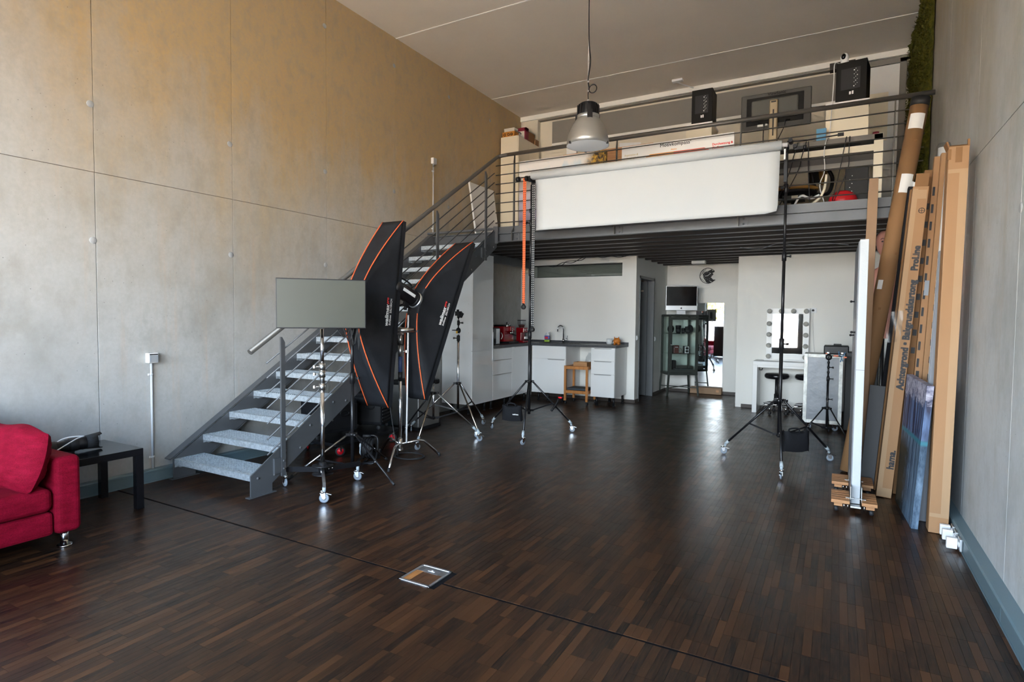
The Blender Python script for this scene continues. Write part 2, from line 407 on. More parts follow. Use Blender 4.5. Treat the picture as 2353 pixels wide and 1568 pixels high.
    def mesh(s, name, mats, inv=None):
        me=bpy.data.meshes.new(name)
        vs = [inv@Vector(v) for v in s.v] if inv else s.v
        me.from_pydata([tuple(v) for v in vs], [], s.f); me.update()
        for m in (mats if isinstance(mats,(list,tuple)) else [mats]): me.materials.append(MATS[m] if isinstance(m,str) else m)
        me.polygons.foreach_set('use_smooth', s.sm); me.polygons.foreach_set('material_index', s.mi)
        return me
    def build(s, name, mats, parent=None, bevel=0, world=True, solid=0, seg=2, subsurf=0):
        """world=True: the shape was given in room coordinates and is moved into the frame of its thing"""
        root=parent
        while root is not None and root.parent is not None: root=root.parent
        inv = FR[root.name].inverted() if (parent is not None and world and root.name in FR) else None
        o=bpy.data.objects.new(name, s.mesh(name, mats, inv)); COL.objects.link(o)
        if parent is not None: o.parent=parent
        if solid: md=o.modifiers.new('solid','SOLIDIFY'); md.thickness=solid; md.offset=0
        if bevel: md=o.modifiers.new('bevel','BEVEL'); md.width=bevel; md.segments=seg; md.limit_method='ANGLE'; md.angle_limit=R(40)
        if subsurf: md=o.modifiers.new('sub','SUBSURF'); md.levels=subsurf; md.render_levels=subsurf
        return o
FR={}
def tag(o, label, cat, group=None):
    o['label']=label; o['category']=cat
    if group: o['group']=group
    return o
def thing(name, label, cat, loc=(0,0,0), rotz=0, group=None):
    o=bpy.data.objects.new(name, None); COL.objects.link(o); o.empty_display_size=.05
    o.location=loc; o.rotation_euler=(0,0,rotz); FR[o.name]=Matrix.Translation(loc)@Matrix.Rotation(rotz,4,'Z')
    return tag(o,label,cat,group)
def struct(o): o['kind']='structure'; return o
def copy_thing(o, loc, rotz, label, group=None):
    def cp(x, par):
        c=x.copy(); COL.objects.link(c); c.parent=par
        for ch in x.children: cp(ch, c)
        return c
    r=cp(o,None); r.location=loc; r.rotation_euler=(0,0,rotz); r['label']=label
    if group: r['group']=group
    FR[r.name]=Matrix.Translation(loc)@Matrix.Rotation(rotz,4,'Z')
    return r
def frame(right, up):
    """3x3 whose columns are right, up, normal"""
    a=Vector(right).normalized(); b=Vector(up); b=(b-a*b.dot(a)).normalized(); return Matrix((a,b,a.cross(b))).transposed()
def text(name, st, size, pos, right, up, m, parent, align='CENTER', xs=1.0, world=True, bold=0.0, shear=0.0, width=None):
    cu=bpy.data.curves.new(name,'FONT'); cu.body=st; cu.size=size; cu.align_x=align; cu.align_y='CENTER'; cu.extrude=.0006; cu.shear=shear
    cu.resolution_u=2
    t=bpy.data.objects.new('tmp',cu); COL.objects.link(t); dg=bpy.context.evaluated_depsgraph_get()
    me=bpy.data.meshes.new_from_object(t.evaluated_get(dg)); bpy.data.objects.remove(t); bpy.data.curves.remove(cu)
    if width:                                    # fit the line to its measured length
        k=width/max(1e-6,max(v.co.x for v in me.vertices)-min(v.co.x for v in me.vertices)); me.transform(Matrix.Diagonal((k,k,1,1)))
    if bold:                                     # heavier strokes: the same glyphs printed a hair apart
        vs=[v.co.copy() for v in me.vertices]; fs=[tuple(p.vertices) for p in me.polygons]; n=len(vs); V=[]; Fc=[]
        for i,(dx,dy) in enumerate(((-bold,-bold),(bold,-bold),(-bold,bold),(bold,bold))):
            V+=[(v.x+dx,v.y+dy,v.z+i*.00005) for v in vs]; Fc+=[tuple(q+i*n for q in f) for f in fs]
        bpy.data.meshes.remove(me); me=bpy.data.meshes.new(name); me.from_pydata(V,[],Fc); me.update()
    F=frame(right,up); mm=F.to_4x4(); mm.translation=Vector(pos); me.transform(mm@Matrix.Diagonal((xs,1,1,1)))
    root=parent
    while root is not None and root.parent is not None: root=root.parent
    if world and root.name in FR: me.transform(FR[root.name].inverted())
    me.materials.clear(); me.materials.append(MATS[m])
    o=bpy.data.objects.new(name,me); COL.objects.link(o); o.parent=parent; return o
def rotm(ax, a): return Matrix.Rotation(a,3,ax)
def arc(c, r, a0, a1, n, u=(1,0,0), v=(0,0,1)):
    c=Vector(c); u=Vector(u); v=Vector(v); return [c+u*r*math.cos(a0+(a1-a0)*i/n)+v*r*math.sin(a0+(a1-a0)*i/n) for i in range(n+1)]
def spline(pts, n=8):
    """smooth curve through points"""
    P=[Vector(p) for p in pts]; P=[P[0]*2-P[1]]+P+[P[-1]*2-P[-2]]; out=[]
    for i in range(1,len(P)-2):
        for k in range(n):
            t=k/n; a,b,c,d=P[i-1],P[i],P[i+1],P[i+2]
            out.append(.5*((2*b)+(-a+c)*t+(2*a-5*b+4*c-d)*t*t+(-a+3*b-3*c+d)*t**3))
    return out+[P[-2]]

# ------------------------------------------------------------------ floor
fl_base=struct(MB().box(XL-.2,XR+.2,YF-.2,YB+.2,-.2,-.004).build('floor','joint_black'))
def planks():
    cells=[]
    nx0=int((XL+20)/PW); nx1=int((XR+20)/PW)+1
    JY=2.51                                      # straight black expansion joint across the room
    BX=(-2.062,-1.854,2.43,2.652)                # cut-out of the floor box
    for ix in range(nx0,nx1):
        x0=ix*PW-20+.0004; x1=x0+PW-.0008
        x0=max(x0,XL); x1=min(x1,XR)
        if x1-x0<.004: continue
        off=(int(ix//PN)%2)*PL*.5
        iy0=int((YF+20+off)/PL); iy1=int((YB+20+off)/PL)+1
        for iy in range(iy0,iy1):
            y0=max(iy*PL-off-20+.0004,YF); y1=min((iy+1)*PL-off-20-.0004,YB)
            segs=[(y0,y1)]
            if y0<JY<y1: segs=[(y0,JY-.009),(JY+.009,y1)]
            for (a,b) in segs:
                if b-a<.004: continue
                if x1>BX[0] and x0<BX[1] and b>BX[2] and a<BX[3]:
                    if a<BX[2]-.01: cells.append((x0,x1,a,BX[2]-.001))
                    if b>BX[3]+.01: cells.append((x0,x1,BX[3]+.001,b))
                    continue
                cells.append((x0,x1,a,b))
    return cells
cells=planks()
def seen(c):
    d=Vector(((c[0]+c[1])/2,(c[2]+c[3])/2,-1.45)); z=d.dot(fw)
    if z<.3: return None
    px=1176.5+1332.5*d.dot(rr)/z; py=784-1332.5*d.dot(uu)/z
    if 0<px<2353 and 0<py<1568: return z
    return None
order=sorted([(seen(c),i) for i,c in enumerate(cells) if seen(c)])
near=set(i for _,i in order[:300])
rest=MB(); pl_cache={}
for i,c in enumerate(cells):
    x0,x1,y0,y1=c; h=[-.0006+random.uniform(-.00012,.00012) for _ in range(4)]
    vs=[(x0,y0,-.006),(x1,y0,-.006),(x1,y1,-.006),(x0,y1,-.006),(x0,y0,h[0]),(x1,y0,h[1]),(x1,y1,h[2]),(x0,y1,h[3])]
    fs=[(4,5,6,7),(0,1,5,4),(1,2,6,5),(2,3,7,6),(3,0,4,7)]
    if i in near: MB().add(vs,fs).build('plank','parquet',fl_base,world=False)
    else: rest.add(vs,fs)
o=rest.build('far_planks','parquet',fl_base,world=False); o['kind']='stuff'

# ------------------------------------------------------------------ concrete side walls with shutter joints and tie plugs
ZJ=2.552
def shutter_wall(name, x, sgn, joints, y_end, m, plugs, gm):
    base=struct(MB().box(min(x,x-sgn*.25),max(x,x-sgn*.25),YF-.25,YB+.2,0,H+.2).build(name,'groove_joint'))
    ys=[YF-.25]+joints+[y_end]; t=.012
    for i in range(len(ys)-1):
        for (z0,z1) in ((0,ZJ),(ZJ,H+.1)):
            g=.0022
            a,b=(x,x+sgn*t) if sgn>0 else (x-t,x)
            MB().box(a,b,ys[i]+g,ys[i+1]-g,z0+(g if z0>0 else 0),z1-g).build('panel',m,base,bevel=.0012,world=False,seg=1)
    for (y,z) in plugs:
        p=MB(); xx=x+sgn*t
        p.lathe([(0,.004),(.022,.004),(.027,.001),(.029,-.004)], (xx,y,z), 20, rotm('Y',R(90)*sgn))
        p.build('plug','plug_grey',base,world=False)
    return base
jl=[1.22,2.42,3.618,4.806,5.985,7.21,8.385,9.57]; jl=[-1.18,.02]+jl
pg=[(y-.02,z) for y in (-1.18,.02,1.22,2.42,3.615,4.806,5.985,7.21,8.385) for z in (2.016,3.076,4.702)]
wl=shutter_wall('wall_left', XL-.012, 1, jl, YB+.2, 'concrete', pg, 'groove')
jr=[-1.0,.2,1.4,2.6,3.8,4.98,6.31,7.5,8.7]
wr=shutter_wall('wall_right', XR+.012, -1, jr, YB+.2, 'concrete_side', [(y,z) for y in (2.6,3.8) for z in (2.016,3.076)], 'groove')
# cable trunking along both walls
def trunking(name, x, sgn, y0, y1, cuts):
    ys=[y0]+cuts+[y1]
    b=MB(); a=x; c=x+sgn*.070
    b.prism([(0,0),(.070,0),(.070,.012),(.064,.012),(.064,.088),(.070,.088),(.070,.098),(.062,.105),(0,.105)],
            lambda u,v,w: (x+sgn*u, w, v), *( (y0,y1) if sgn<0 else (y1,y0)))
    o=struct(b.build(name,'trunking'))
    for i in range(len(ys)-1):
        l=MB().box(min(x+sgn*.062,x+sgn*.0675),max(x+sgn*.062,x+sgn*.0675),ys[i]+.002,ys[i+1]-.002,.014,.086)
        l.build('lid','trunking_lid',o,world=False)
    return o
trunking('baseboard_left', XL, 1, YF, 6.3, [2.0,4.0])
trr=trunking('baseboard_right', XR, -1, YF, 9.9, [1.5,3.5,5.5,7.5])
# ceiling: big slabs with white joints, shadow line beside each
cb=struct(MB().box(XL-.2,XR+.2,YF-.2,YB+.2,H+.03,H+.25).build('ceiling','joint_dark'))
ce=[YF-.2,-1.21,1.19,3.60,6.005,8.412,9.60]
for i in range(len(ce)-1):
    MB().box(XL-.1,XR+.1,ce[i]+.012,ce[i+1]-.012,H,H+.05).build('slab','ceiling_white',cb,world=False)
for y in ce[1:-1]:
    MB().box(XL,XR,y-.011,y+.007,H-.005,H+.02).build('joint_strip','joint_white',cb,world=False)
# upper back wall behind the gallery
ub=struct(MB().box(XL,XR,9.56,9.75,ZD,H+.02).build('wall_gallery','cream_wall'))
struct(MB().box(XL,XR,9.42,9.60,H-.078,H+.01).build('trim_1','white_wall'))
struct(MB().box(XL,XR,9.47,9.60,H-.098,H-.080).build('trim_2','dark_grey_wall'))
struct(MB().box(-4.55,.235,9.532,9.56,4.545,4.93).build('wall_gallery_panel','dark_grey_wall'))
struct(MB().box(-4.55,.235,9.522,9.56,4.505,4.545).build('trim_3','white_wall'))
struct(MB().box(XL,-4.80,9.45,9.56,ZD,H-.08).build('wall_gallery_pier','cream_wall'))
dr=bpy.data.objects.new('door_1',None); COL.objects.link(dr); dr['kind']='structure'; FR['door_1']=Matrix.Identity(4)
MB().box(.25,.64,9.50,9.56,ZD,H-.11).build('leaf','white_laminate',dr)
MB().box(.64,.715,9.46,9.56,ZD,H-.10).box(.24,.715,9.46,9.56,H-.155,H-.10).build('frame','dark_grey_wall',dr)
MB().box(.30,.52,9.494,9.50,3.9,4.55).build('access_plate','cream_laminate',dr)
# walls under the gallery
ZC=2.45
kw=struct(MB().box(XL,-4.905,YK,YK+.2,0,2.6).box(-3.195,XD,YK,YK+.2,0,2.6).box(-4.905,-3.195,YK,YK+.2,0,2.15).box(-4.905,-3.195,YK,YK+.2,2.375,2.6).build('wall_kitchen','white_wall'))
# long clerestory window above the kitchen, dim room behind it
w1=struct(MB().box(-4.905,-3.195,YK+.10,YK+.106,2.15,2.375).build('window_1','clear_glass'))
MB().box(-4.905,-3.195,YK+.09,YK+.12,2.15,2.163).box(-4.905,-3.195,YK+.09,YK+.12,2.362,2.375).box(-3.21,-3.195,YK+.09,YK+.12,2.15,2.375).build('window_frame','window_frame',w1,world=False)
struct(MB().box(XL,XD-.1,YB,YB+.15,0,2.6).build('wall_side_room','cream_wall'))
cl=tag(MB().lathe([(0,-.05),(.13,-.05),(.14,-.035),(.14,0),(0,0)],(-3.62,10.4,2.44),24).build('ceiling_lamp','cream_laminate'),'round flat ceiling lamp in the room behind the narrow kitchen window','lamp')
tag(MB().box(-4.95,-3.12,10.5,11.5,1.92,1.948).build('wall_shelf','cream_laminate'),'beige shelf in the dim room behind the narrow kitchen window','shelf')
tag(MB().box(-4.2,-3.15,10.9,11.2,1.95,2.27).build('storage_box','cream_laminate'),'long beige box on a shelf behind the narrow kitchen window','box')
tag(MB().box(-4.9,-4.45,10.6,11.0,1.95,2.24).build('storage_crate','cream_laminate'),'small beige crate behind the left end of the narrow kitchen window','box')
# wall with the door opening
dw=struct(MB().box(XD-.12,XD,YK+.2,9.735,0,2.6).box(XD-.12,XD,10.565,YB,0,2.6).box(XD-.12,XD,9.735,10.565,2.13,2.6).build('wall_door','white_wall'))
d2=struct(MB().box(XD-.14,XD+.012,9.70,9.745,0,2.16).box(XD-.14,XD+.012,10.555,10.60,0,2.16).box(XD-.14,XD+.012,9.70,10.60,2.115,2.16).build('door_2','door_frame'))
MB().box(XD-.92,XD-.10,10.51,10.55,.01,2.11).build('leaf','door_frame',d2,world=False)
MB().cyl((XD-.82,10.51,1.0),(XD-.82,10.45,1.0),.01).cyl((XD-.82,10.45,1.0),(XD-.70,10.45,1.0),.009).build('handle','chrome',d2,world=False)
struct(MB().box(XL,XD-.12,9.72,9.80,0,2.6).build('wall_corridor','dark_grey_wall'))
mbk=struct(MB().box(XD,-1.32,YB,YB+.15,0,2.6).build('wall_back','white_wall'))
struct(MB().box(-1.42,-1.32,YU,YB,0,2.6).build('wall_return','white_wall'))
struct(MB().box(-1.32,XR,YU,YU+.15,0,2.6).build('wall_vanity','white_wall'))
# dark skirting
for i,(a,b,c,d) in enumerate(((-4.9,XD,YK-.012,YK),(XD,-1.42,YB-.012,YB),(-1.33,XR,YU-.012,YU))):
    struct(MB().box(a,b,c,d,0,.055).build(('baseboard_kitchen','baseboard_back','baseboard_vanity')[i],'skirting'))
struct(MB().box(XD,XD+.012,10.60,YB,0,.055).box(XD,XD+.012,YK,9.70,0,.055).build('baseboard_door','skirting'))
struct(MB().box(-1.432,-1.42,YU-.012,YB,0,.055).build('baseboard_return','skirting'))
# gallery deck: trapezoid sheet with ribs running across the room
def deck():
    b=MB(); y=YM+.06; pitch=.40; x0,x1=-5.14,XR
    prof=[(YM+.02,ZC+.10)]
    while y<YB:
        prof += [(y,ZC+.10),(y+.05,ZC),(y+.13,ZC),(y+.18,ZC+.10)]; y+=pitch
    prof.append((YB+.1,ZC+.10))
    for i in range(len(prof)-1):
        (a,za),(c,zc)=prof[i],prof[i+1]
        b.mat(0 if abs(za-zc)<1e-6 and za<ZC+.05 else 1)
        b.add([(x0,a,za),(x1,a,za),(x1,c,zc),(x0,c,zc)],[(0,1,2,3)])
    return b
gd=struct(MB().box(XL,XR,YM+.03,9.75,ZC+.105,ZD).build('gallery_floor','deck_boards'))
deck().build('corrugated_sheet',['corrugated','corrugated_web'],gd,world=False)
MB().box(XL,XR,9.75,YB+.15,ZC+.105,ZD).build('slab','deck_boards',gd,world=False)
MB().box(-3.985,XR,YM-.010,YM,2.54,2.628).build('toe_plate','grey_steel',gd,world=False)
MB().box(-3.99,XR,YM-.06,YM+.02,2.530,2.542).box(-3.99,XR,YM+.0,YM+.012,2.43,2.53).box(-3.99,XR,YM-.06,YM+.02,2.424,2.434).build('edge_beam','grey_steel',gd,world=False)
MB().box(-4.0,-3.93,YM-.07,YM-.058,2.405,2.63).build('corner_bracket','grey_steel',gd,world=False)
MB().box(XL,-3.985,YM,YM+.012,2.43,ZD).box(XL,-3.985,YM-.04,YM+.02,2.55,2.562).box(XL,-3.985,YM,YM+.03,2.60,2.628).build('landing_beam','grey_steel',gd,world=False)
# beam below the deck, along the left wall
MB().box(-4.98,-4.90,7.1,YK,ZC-.13,ZC).build('joist','grey_steel',gd,world=False)

# ------------------------------------------------------------------ window front behind the camera
wf=struct(MB().box(XL-.2,XR+.2,YF-.2,YF,3.2,H+.2).box(XL-.2,-4.76,YF-.2,YF,0,3.3).box(.66,XR+.2,YF-.2,YF,0,3.3).build('wall_front','white_wall'))
for i,(a,b) in enumerate(BAYS):
    f=MB(); 
    f.box(a-.06,a,YF-.14,YF-.04,0,3.25).box(b,b+(.17 if i==1 else .06),YF-.14,YF-.04,0,3.25)
    f.box(a,b,YF-.14,YF-.04,0,.48).box(a,b,YF-.14,YF-.04,3.15,3.2)
    struct(f.build('window_%d'%(i+2),'window_frame'))
# ------------------------------------------------------------------ steel staircase
SX0,SX1=-5.005,-3.985; RUN,RISE=.264,.1705
st=thing('staircase','straight grey steel staircase with open grating treads along the concrete wall','staircase',(-4.5,2.94,0))
def string_poly(y0):
    s=RISE/RUN
    return [(2.927,0),(3.125,0),(3.125,.075),(6.66,.075+s*(6.66-3.125)),(6.66,2.56),(6.58,2.56),(6.40,.172+s*(6.40-2.927)+.02),(2.927,.172)]
for x in (SX0-.012,SX1):
    MB().prism(string_poly(0), lambda u,v,w: (w,u,v), x, x+.012).build('stringer','grey_steel',st)
# channel flange of the wall-side stringer
s_=RISE/RUN
MB().prism([(2.90,.175),(6.62,.175+s_*3.70),(6.62,.183+s_*3.70),(2.90,.183)], lambda u,v,w:(w,u,v), SX0-.085, SX0).build('flange','grey_steel',st)
MB().prism([(3.15,.075),(6.62,.075+s_*3.47),(6.62,.083+s_*3.47),(3.15,.083)], lambda u,v,w:(w,u,v), SX0-.085, SX0).build('flange','grey_steel',st)
for x in (SX0-.012,SX1): MB().box(x-.02,x+.032,2.90,3.15,0,.006).build('foot_plate','grey_steel',st)
# one grating tread, shared by all fourteen
def tread_mesh():
    b=MB(); x0,x1=SX0+.001,SX1-.001
    b.box(x0,x1,-.002,.012,-.050,0)                                     # nosing bar
    b.box(x0,x1,.012,.040,-.010,-.002)
    n=36
    for i in range(n):                                                   # punched grip teeth on the nosing
        x=x0+(i+.5)*(x1-x0)/n; b.box(x-.007,x+.007,.016,.034,-.002,.0025)
    k=10
    for i in range(k): y=.047+i*(.222/(k-1)); b.box(x0,x1,y-.0022,y+.0022,-.028,0)
    for i in range(31): x=x0+i*(x1-x0-.004)/30; b.box(x,x+.003,.040,.270,-.012,-.003)
    b.box(x0,x1,.266,.272,-.032,0)
    for x in (x0,x1-.004):                                               # end plates
        b.prism([(0,0),(.27,0),(.27,-.055),(0,-.075)], lambda u,v,w:(w,u,v), x, x+.004)
        b.box(x if x==x0 else x-.03, x+.034 if x==x0 else x+.004, .03,.075,-.075,-.071)
    return b.mesh('tread','galvanised', Matrix.Translation((-4.5,0,0)))
tm=tread_mesh()
tm.transform(Matrix.Translation((9.0,0,0)))
for k in range(14):
    o=bpy.data.objects.new('tread',tm); COL.objects.link(o); o.parent=st; o.location=(0,.264*k-.003,.1775+RISE*k)
# bolts: two per tread on the outer stringer
bm=MB().lathe([(0,.008),(.007,.0075),(.012,.003),(.0125,0)],(0,0,0),14,rotm('Y',R(90))).mesh('bolt','grey_steel')
for k in range(14):
    for dy,dz in ((.055,-.035),(.21,-.040)):
        o=bpy.data.objects.new('bolt',bm); COL.objects.link(o); o.parent=st
        o.location=(SX1+.012+4.5, .264*k+dy-.003, .1775+RISE*k+dz)
# stair railing
XRAIL=-3.955
posts=[(3.217,.115,1.262),(4.283,.80,1.95),(5.325,1.48,2.625),(6.35,2.16,3.285)]
for (y,z0,z1) in posts:
    p=MB().prism([(y-.018,z0),(y+.022,z0),(y+.022,z1-.045),(y-.006,z1),(y-.018,z1)], lambda u,v,w:(w,u,v), XRAIL-.008, XRAIL+.008).build('post','grey_steel',st)
    q=MB().box(XRAIL-.020,XRAIL+.004,y-.085,y+.018,z0+.03,z0+.155).build('bracket','grey_steel',st)
    for zz in (.06,.125):
        MB().lathe([(0,.007),(.008,.006),(.010,0)],(XRAIL+.008,y+.002,z0+zz),12,rotm('Y',R(90))).build('screw','grey_steel',p)
    MB().lathe([(0,.008),(.011,.006),(.013,0)],(XRAIL-.004,y-.058,z0+.09),12,rotm('Y',R(90))).build('screw','grey_steel',q)
for z in (1.146,1.025,.903,.782,.656,.530,.404):
    MB().cyl((XRAIL-.012,3.075,z-.0918),(XRAIL-.012,6.575,z-.0918+s_*3.5),.0065,n=8).build('rail_bar','grey_steel',st)
h0=Vector((XRAIL,2.916,1.150)); dirh=Vector((0,1,.6427)).normalized()
p1=Vector((XRAIL,6.56,1.150+.6427*(6.56-2.916)))
pth=[h0,p1]+spline([p1,Vector((XRAIL,6.635,3.537)),Vector((XRAIL+.045,6.668,3.556)),Vector((XRAIL+.13,YM-.005,3.562))],5)[1:]
MB().tube(pth,.0235,14).build('handrail','handrail_paint',st)
# ------------------------------------------------------------------ gallery railing
gr=thing('gallery_railing','dark grey tube railing with seven thin bars on the gallery edge','railing',(-1.6,YM,2.43))
MB().cyl((XRAIL+.13,YM-.005,3.562),(.731,YM-.005,3.562),.0235,n=14).build('handrail','handrail_paint',gr)
for x in (-3.722,-2.336,-.955,.425):
    p=MB().prism([(YM-.072,2.43),(YM-.072,2.55),(YM-.026,2.60),(YM-.026,3.46),(YM-.008,3.545),(YM+.006,3.545),(YM+.006,2.58),(YM-.03,2.54),(YM-.03,2.43)], lambda u,v,w:(w,u,v), x-.006, x+.006).build('post','handrail_paint',gr)
    for z in (2.46,2.515): MB().lathe([(0,.006),(.009,.005),(.011,0)],(x+.05,YM-.012,z),12,rotm('X',R(90))).build('bolt','grey_steel',p)
    MB().box(x+.006,x+.09,YM-.012,YM-.004,2.437,2.53).build('bracket','grey_steel',p)
for z in (3.43,3.307,3.188,3.064,2.94,2.816,2.68):
    MB().cyl((-3.995,YM-.022,z),(.66,YM-.022,z),.0065,n=8).build('rail_bar','handrail_paint',gr)

# ------------------------------------------------------------------ stands
def caster(parent, p, ang, r=.034, grey='plastic_grey', brake=True, wm='wheel_grey', top=.125):
    """swivel castor standing at floor point p"""
    x,y=p; c=Vector((math.cos(ang),math.sin(ang),0)); n=Vector((-c.y,c.x,0)); o=Vector((x,y,0))
    b=MB(); b.cyl(o+Vector((0,0,r*2+.004))-c*.012,o+Vector((0,0,r*2+.018))-c*.012,.017,n=14)
    for s in (-1,1):
        q=o+n*.013*s
        b.add([q+Vector((0,0,2*r+.006))-c*.030,q+Vector((0,0,2*r+.006))+c*.012,q+Vector((0,0,r))+c*.012,q+Vector((0,0,r-.008)),q+Vector((0,0,r))-c*.012],[(0,1,2,3,4)])
    k=b.build('castor','chrome',parent,solid=.003)
    w=MB(); F=Matrix((c,Vector((0,0,1)),n)).transposed()
    w.lathe([(r*.45,-.006),(r*.8,-.008),(r,-.005),(r,.005),(r*.8,.008),(r*.45,.006)],o+Vector((0,0,r)),20,F).build('wheel',wm,k)
    MB().lathe([(0,-.009),(r*.45,-.008),(r*.45,.008),(0,.009)],o+Vector((0,0,r)),14,F).build('hub','hub_grey',k)
    if brake: MB().obox(o+c*.036+Vector((0,0,r*2-.004)),(.040,.020,.004),Matrix((c,n,Vector((0,0,1)))).transposed()@rotm('Y',R(18))).build('brake_lever','chrome',k)
    return k
def knob(parent, p, d, m='black_plastic', r=.016, l=.03):
    p=Vector(p); d=Vector((d[0],d[1],0)).normalized(); b=MB(); b.cyl(p,p+d*l,.006,n=8)
    b.obox(p+d*(l+.006),(.012,.034,.022),Matrix((d,Vector((-d.y,d.x,0)),Vector((0,0,1)))).transposed())
    return b.build('knob',m,parent)
def tripod(name, label, c, feet, z_leg, z_hub, secs, collars, legm='black_metal', polem='black_metal', hubm='black_plastic', wheels=None, leg_r=.011, brace_t=.52, group=None, foot_z=.115, cat='light stand', brace_feet=True, boots=True):
    """three-legged stand. feet: floor points; z_leg: upper leg joint; z_hub: lower brace joint; secs: [(z0,z1,r,mat)]; collars: z values"""
    t=thing(name,label,cat,(c[0],c[1],0),0,group); C=Vector((c[0],c[1],0))
    for (z0,z1,r,m) in secs: MB().cyl(C+Vector((0,0,z0)),C+Vector((0,0,z1)),r,n=14).build('pole',m or polem,t)
    for (z,r,hh,kd) in collars:
        k=MB().lathe([(r*.7,-hh/2),(r,-hh/2+.004),(r,hh/2-.004),(r*.7,hh/2)],C+Vector((0,0,z)),16).build('collar',hubm,t)
        if kd: knob(k, C+Vector((kd[0],kd[1],0)).normalized()*r+Vector((0,0,z)), kd, hubm)
    hb=MB().cyl(C+Vector((0,0,z_leg-.016)),C+Vector((0,0,z_leg+.016)),.028,n=14); lo=MB().cyl(C+Vector((0,0,z_hub-.014)),C+Vector((0,0,z_hub+.014)),.024,n=14)
    for f in feet:
        d=(Vector((f[0],f[1],0))-C).normalized(); n=Vector((-d.y,d.x,0))
        for (B,z) in ((hb,z_leg),(lo,z_hub)):
            for s in (-1,1): B.obox(C+d*.040+n*s*.009+Vector((0,0,z)),(.036,.004,.022),Matrix((d,n,Vector((0,0,1)))).transposed())
    hb.build('leg_hub',hubm,t); lo.build('brace_hub',hubm,t)
    for i,f in enumerate(feet):
        F=Vector((f[0],f[1],0)); d=(F-C).normalized(); zt=foot_z if wheels else .012
        top=C+d*.042+Vector((0,0,z_leg)); bot=F-d*(.02 if wheels else 0)+Vector((0,0,zt))
        lm = legm[i] if isinstance(legm,(list,tuple)) else legm
        lg=MB().cyl(top,bot,leg_r,n=12).build('leg',lm,t)
        mid=top.lerp(bot,brace_t); MB().bar(C+d*.042+Vector((0,0,z_hub)),mid,.009,.016).build('brace',polem if isinstance(legm,str) else 'black_metal',t)
        for q in (mid,top): MB().sphere(q+Vector((d.y,-d.x,0))*.012,.006,8).build('rivet','chrome',lg)
        if wheels:
            a=(bot-top).normalized()
            MB().cyl(bot-a*.045,bot+a*.008,.016,n=12).cyl(bot+a*.0,F-d*.012+Vector((0,0,.082)),.013,n=12).build('foot_socket','plastic_grey',lg)
            caster(t,(F.x,F.y),wheels[i])
        elif boots: MB().cyl(bot+(top-bot).normalized()*.05,bot,leg_r+.002,n=10).build('rubber_foot','rubber',lg)
    return t
LC=(-3.256,6.258); RC=(-.472,6.30)
LF=[(-3.841,6.351),(-3.048,5.714),(-2.866,6.695)]; RF=[(-1.016,6.476),(-.398,5.709),(-.022,6.712)]
sl=tripod('backdrop_stand','tall black wheeled backdrop stand carrying the left end of the white paper roll',LC,LF,.655,.30,
    [(.255,1.24,.0175,None),(1.2,1.99,.0148,None),(1.95,2.60,.0125,None),(2.55,3.03,.0105,None)],
    [(1.225,.024,.10,None),(1.985,.021,.10,(.6,-.8)),(2.57,.018,.08,(-.6,-.8)),(2.72,.02,.05,None)], wheels=[2.6,-1.9,.15], group='backdrop stands on castors',cat='backdrop stand')
sr=tripod('backdrop_stand','tall black wheeled backdrop stand carrying the right end of the white paper roll',RC,RF,.64,.295,
    [(.27,1.22,.0175,None),(1.2,2.07,.0148,None),(2.03,2.72,.0125,None),(2.68,3.10,.0105,None)],
    [(1.20,.024,.11,(.75,-.4)),(2.06,.021,.09,(.9,.2)),(2.72,.019,.09,(-.5,-.8)),(.64,.03,.03,(.85,-.3))], wheels=[.2,-1.7,.1], group='backdrop stands on castors',cat='backdrop stand')
MB().box(-.468,-.452,6.275,6.278,.42,.60).build('type_label','white_print',sr)
# hook heads that hold the roll
def hooks(parent, c, zs):
    b=MB(); x,y=c
    b.box(x-.012,x+.012,y-.10,y+.06,zs[0]-.02,zs[0]+.01).box(x-.008,x+.008,y-.10,y-.085,zs[0]-.03,zs[0]+.04)
    b.tube(arc((x,y-.055,zs[0]+.03),.03,R(160),R(380),8,(0,1,0),(0,0,1)),.006,6)
    b.box(x-.014,x+.014,y-.015,y+.015,zs[0]-.30,zs[0]-.02)
    return b.build('roll_hook','black_metal',parent)
hooks(sl,(LC[0]+.02,LC[1]),(3.075,)); hooks(sr,(RC[0]-.01,RC[1]),(3.085,))
# second empty hook arm of the right stand: crossbar clamps
MB().box(-.47,-.455,6.22,6.30,3.10,3.125).cyl((-.44,6.20,3.16),(-.44,6.30,3.16),.02,n=10).cyl((-.40,6.20,3.10),(-.40,6.28,3.10),.018,n=10).cyl((-.47,6.25,3.16),(-.30,6.25,3.15),.008,n=8).cyl((-.30,6.25,3.15),(-.02,6.25,3.165),.006,n=8).obox((-.02,6.25,3.165),(.05,.03,.025)).obox((-.36,6.25,3.085),(.09,.03,.03)).cyl((-.33,6.25,3.085),(-.30,6.25,3.085),.022,n=10).build('roller_clamp','black_metal',sr)
MB().box(-.492,-.478,6.195,6.215,2.98,3.08).build('pull_tab','white_plastic',sr)
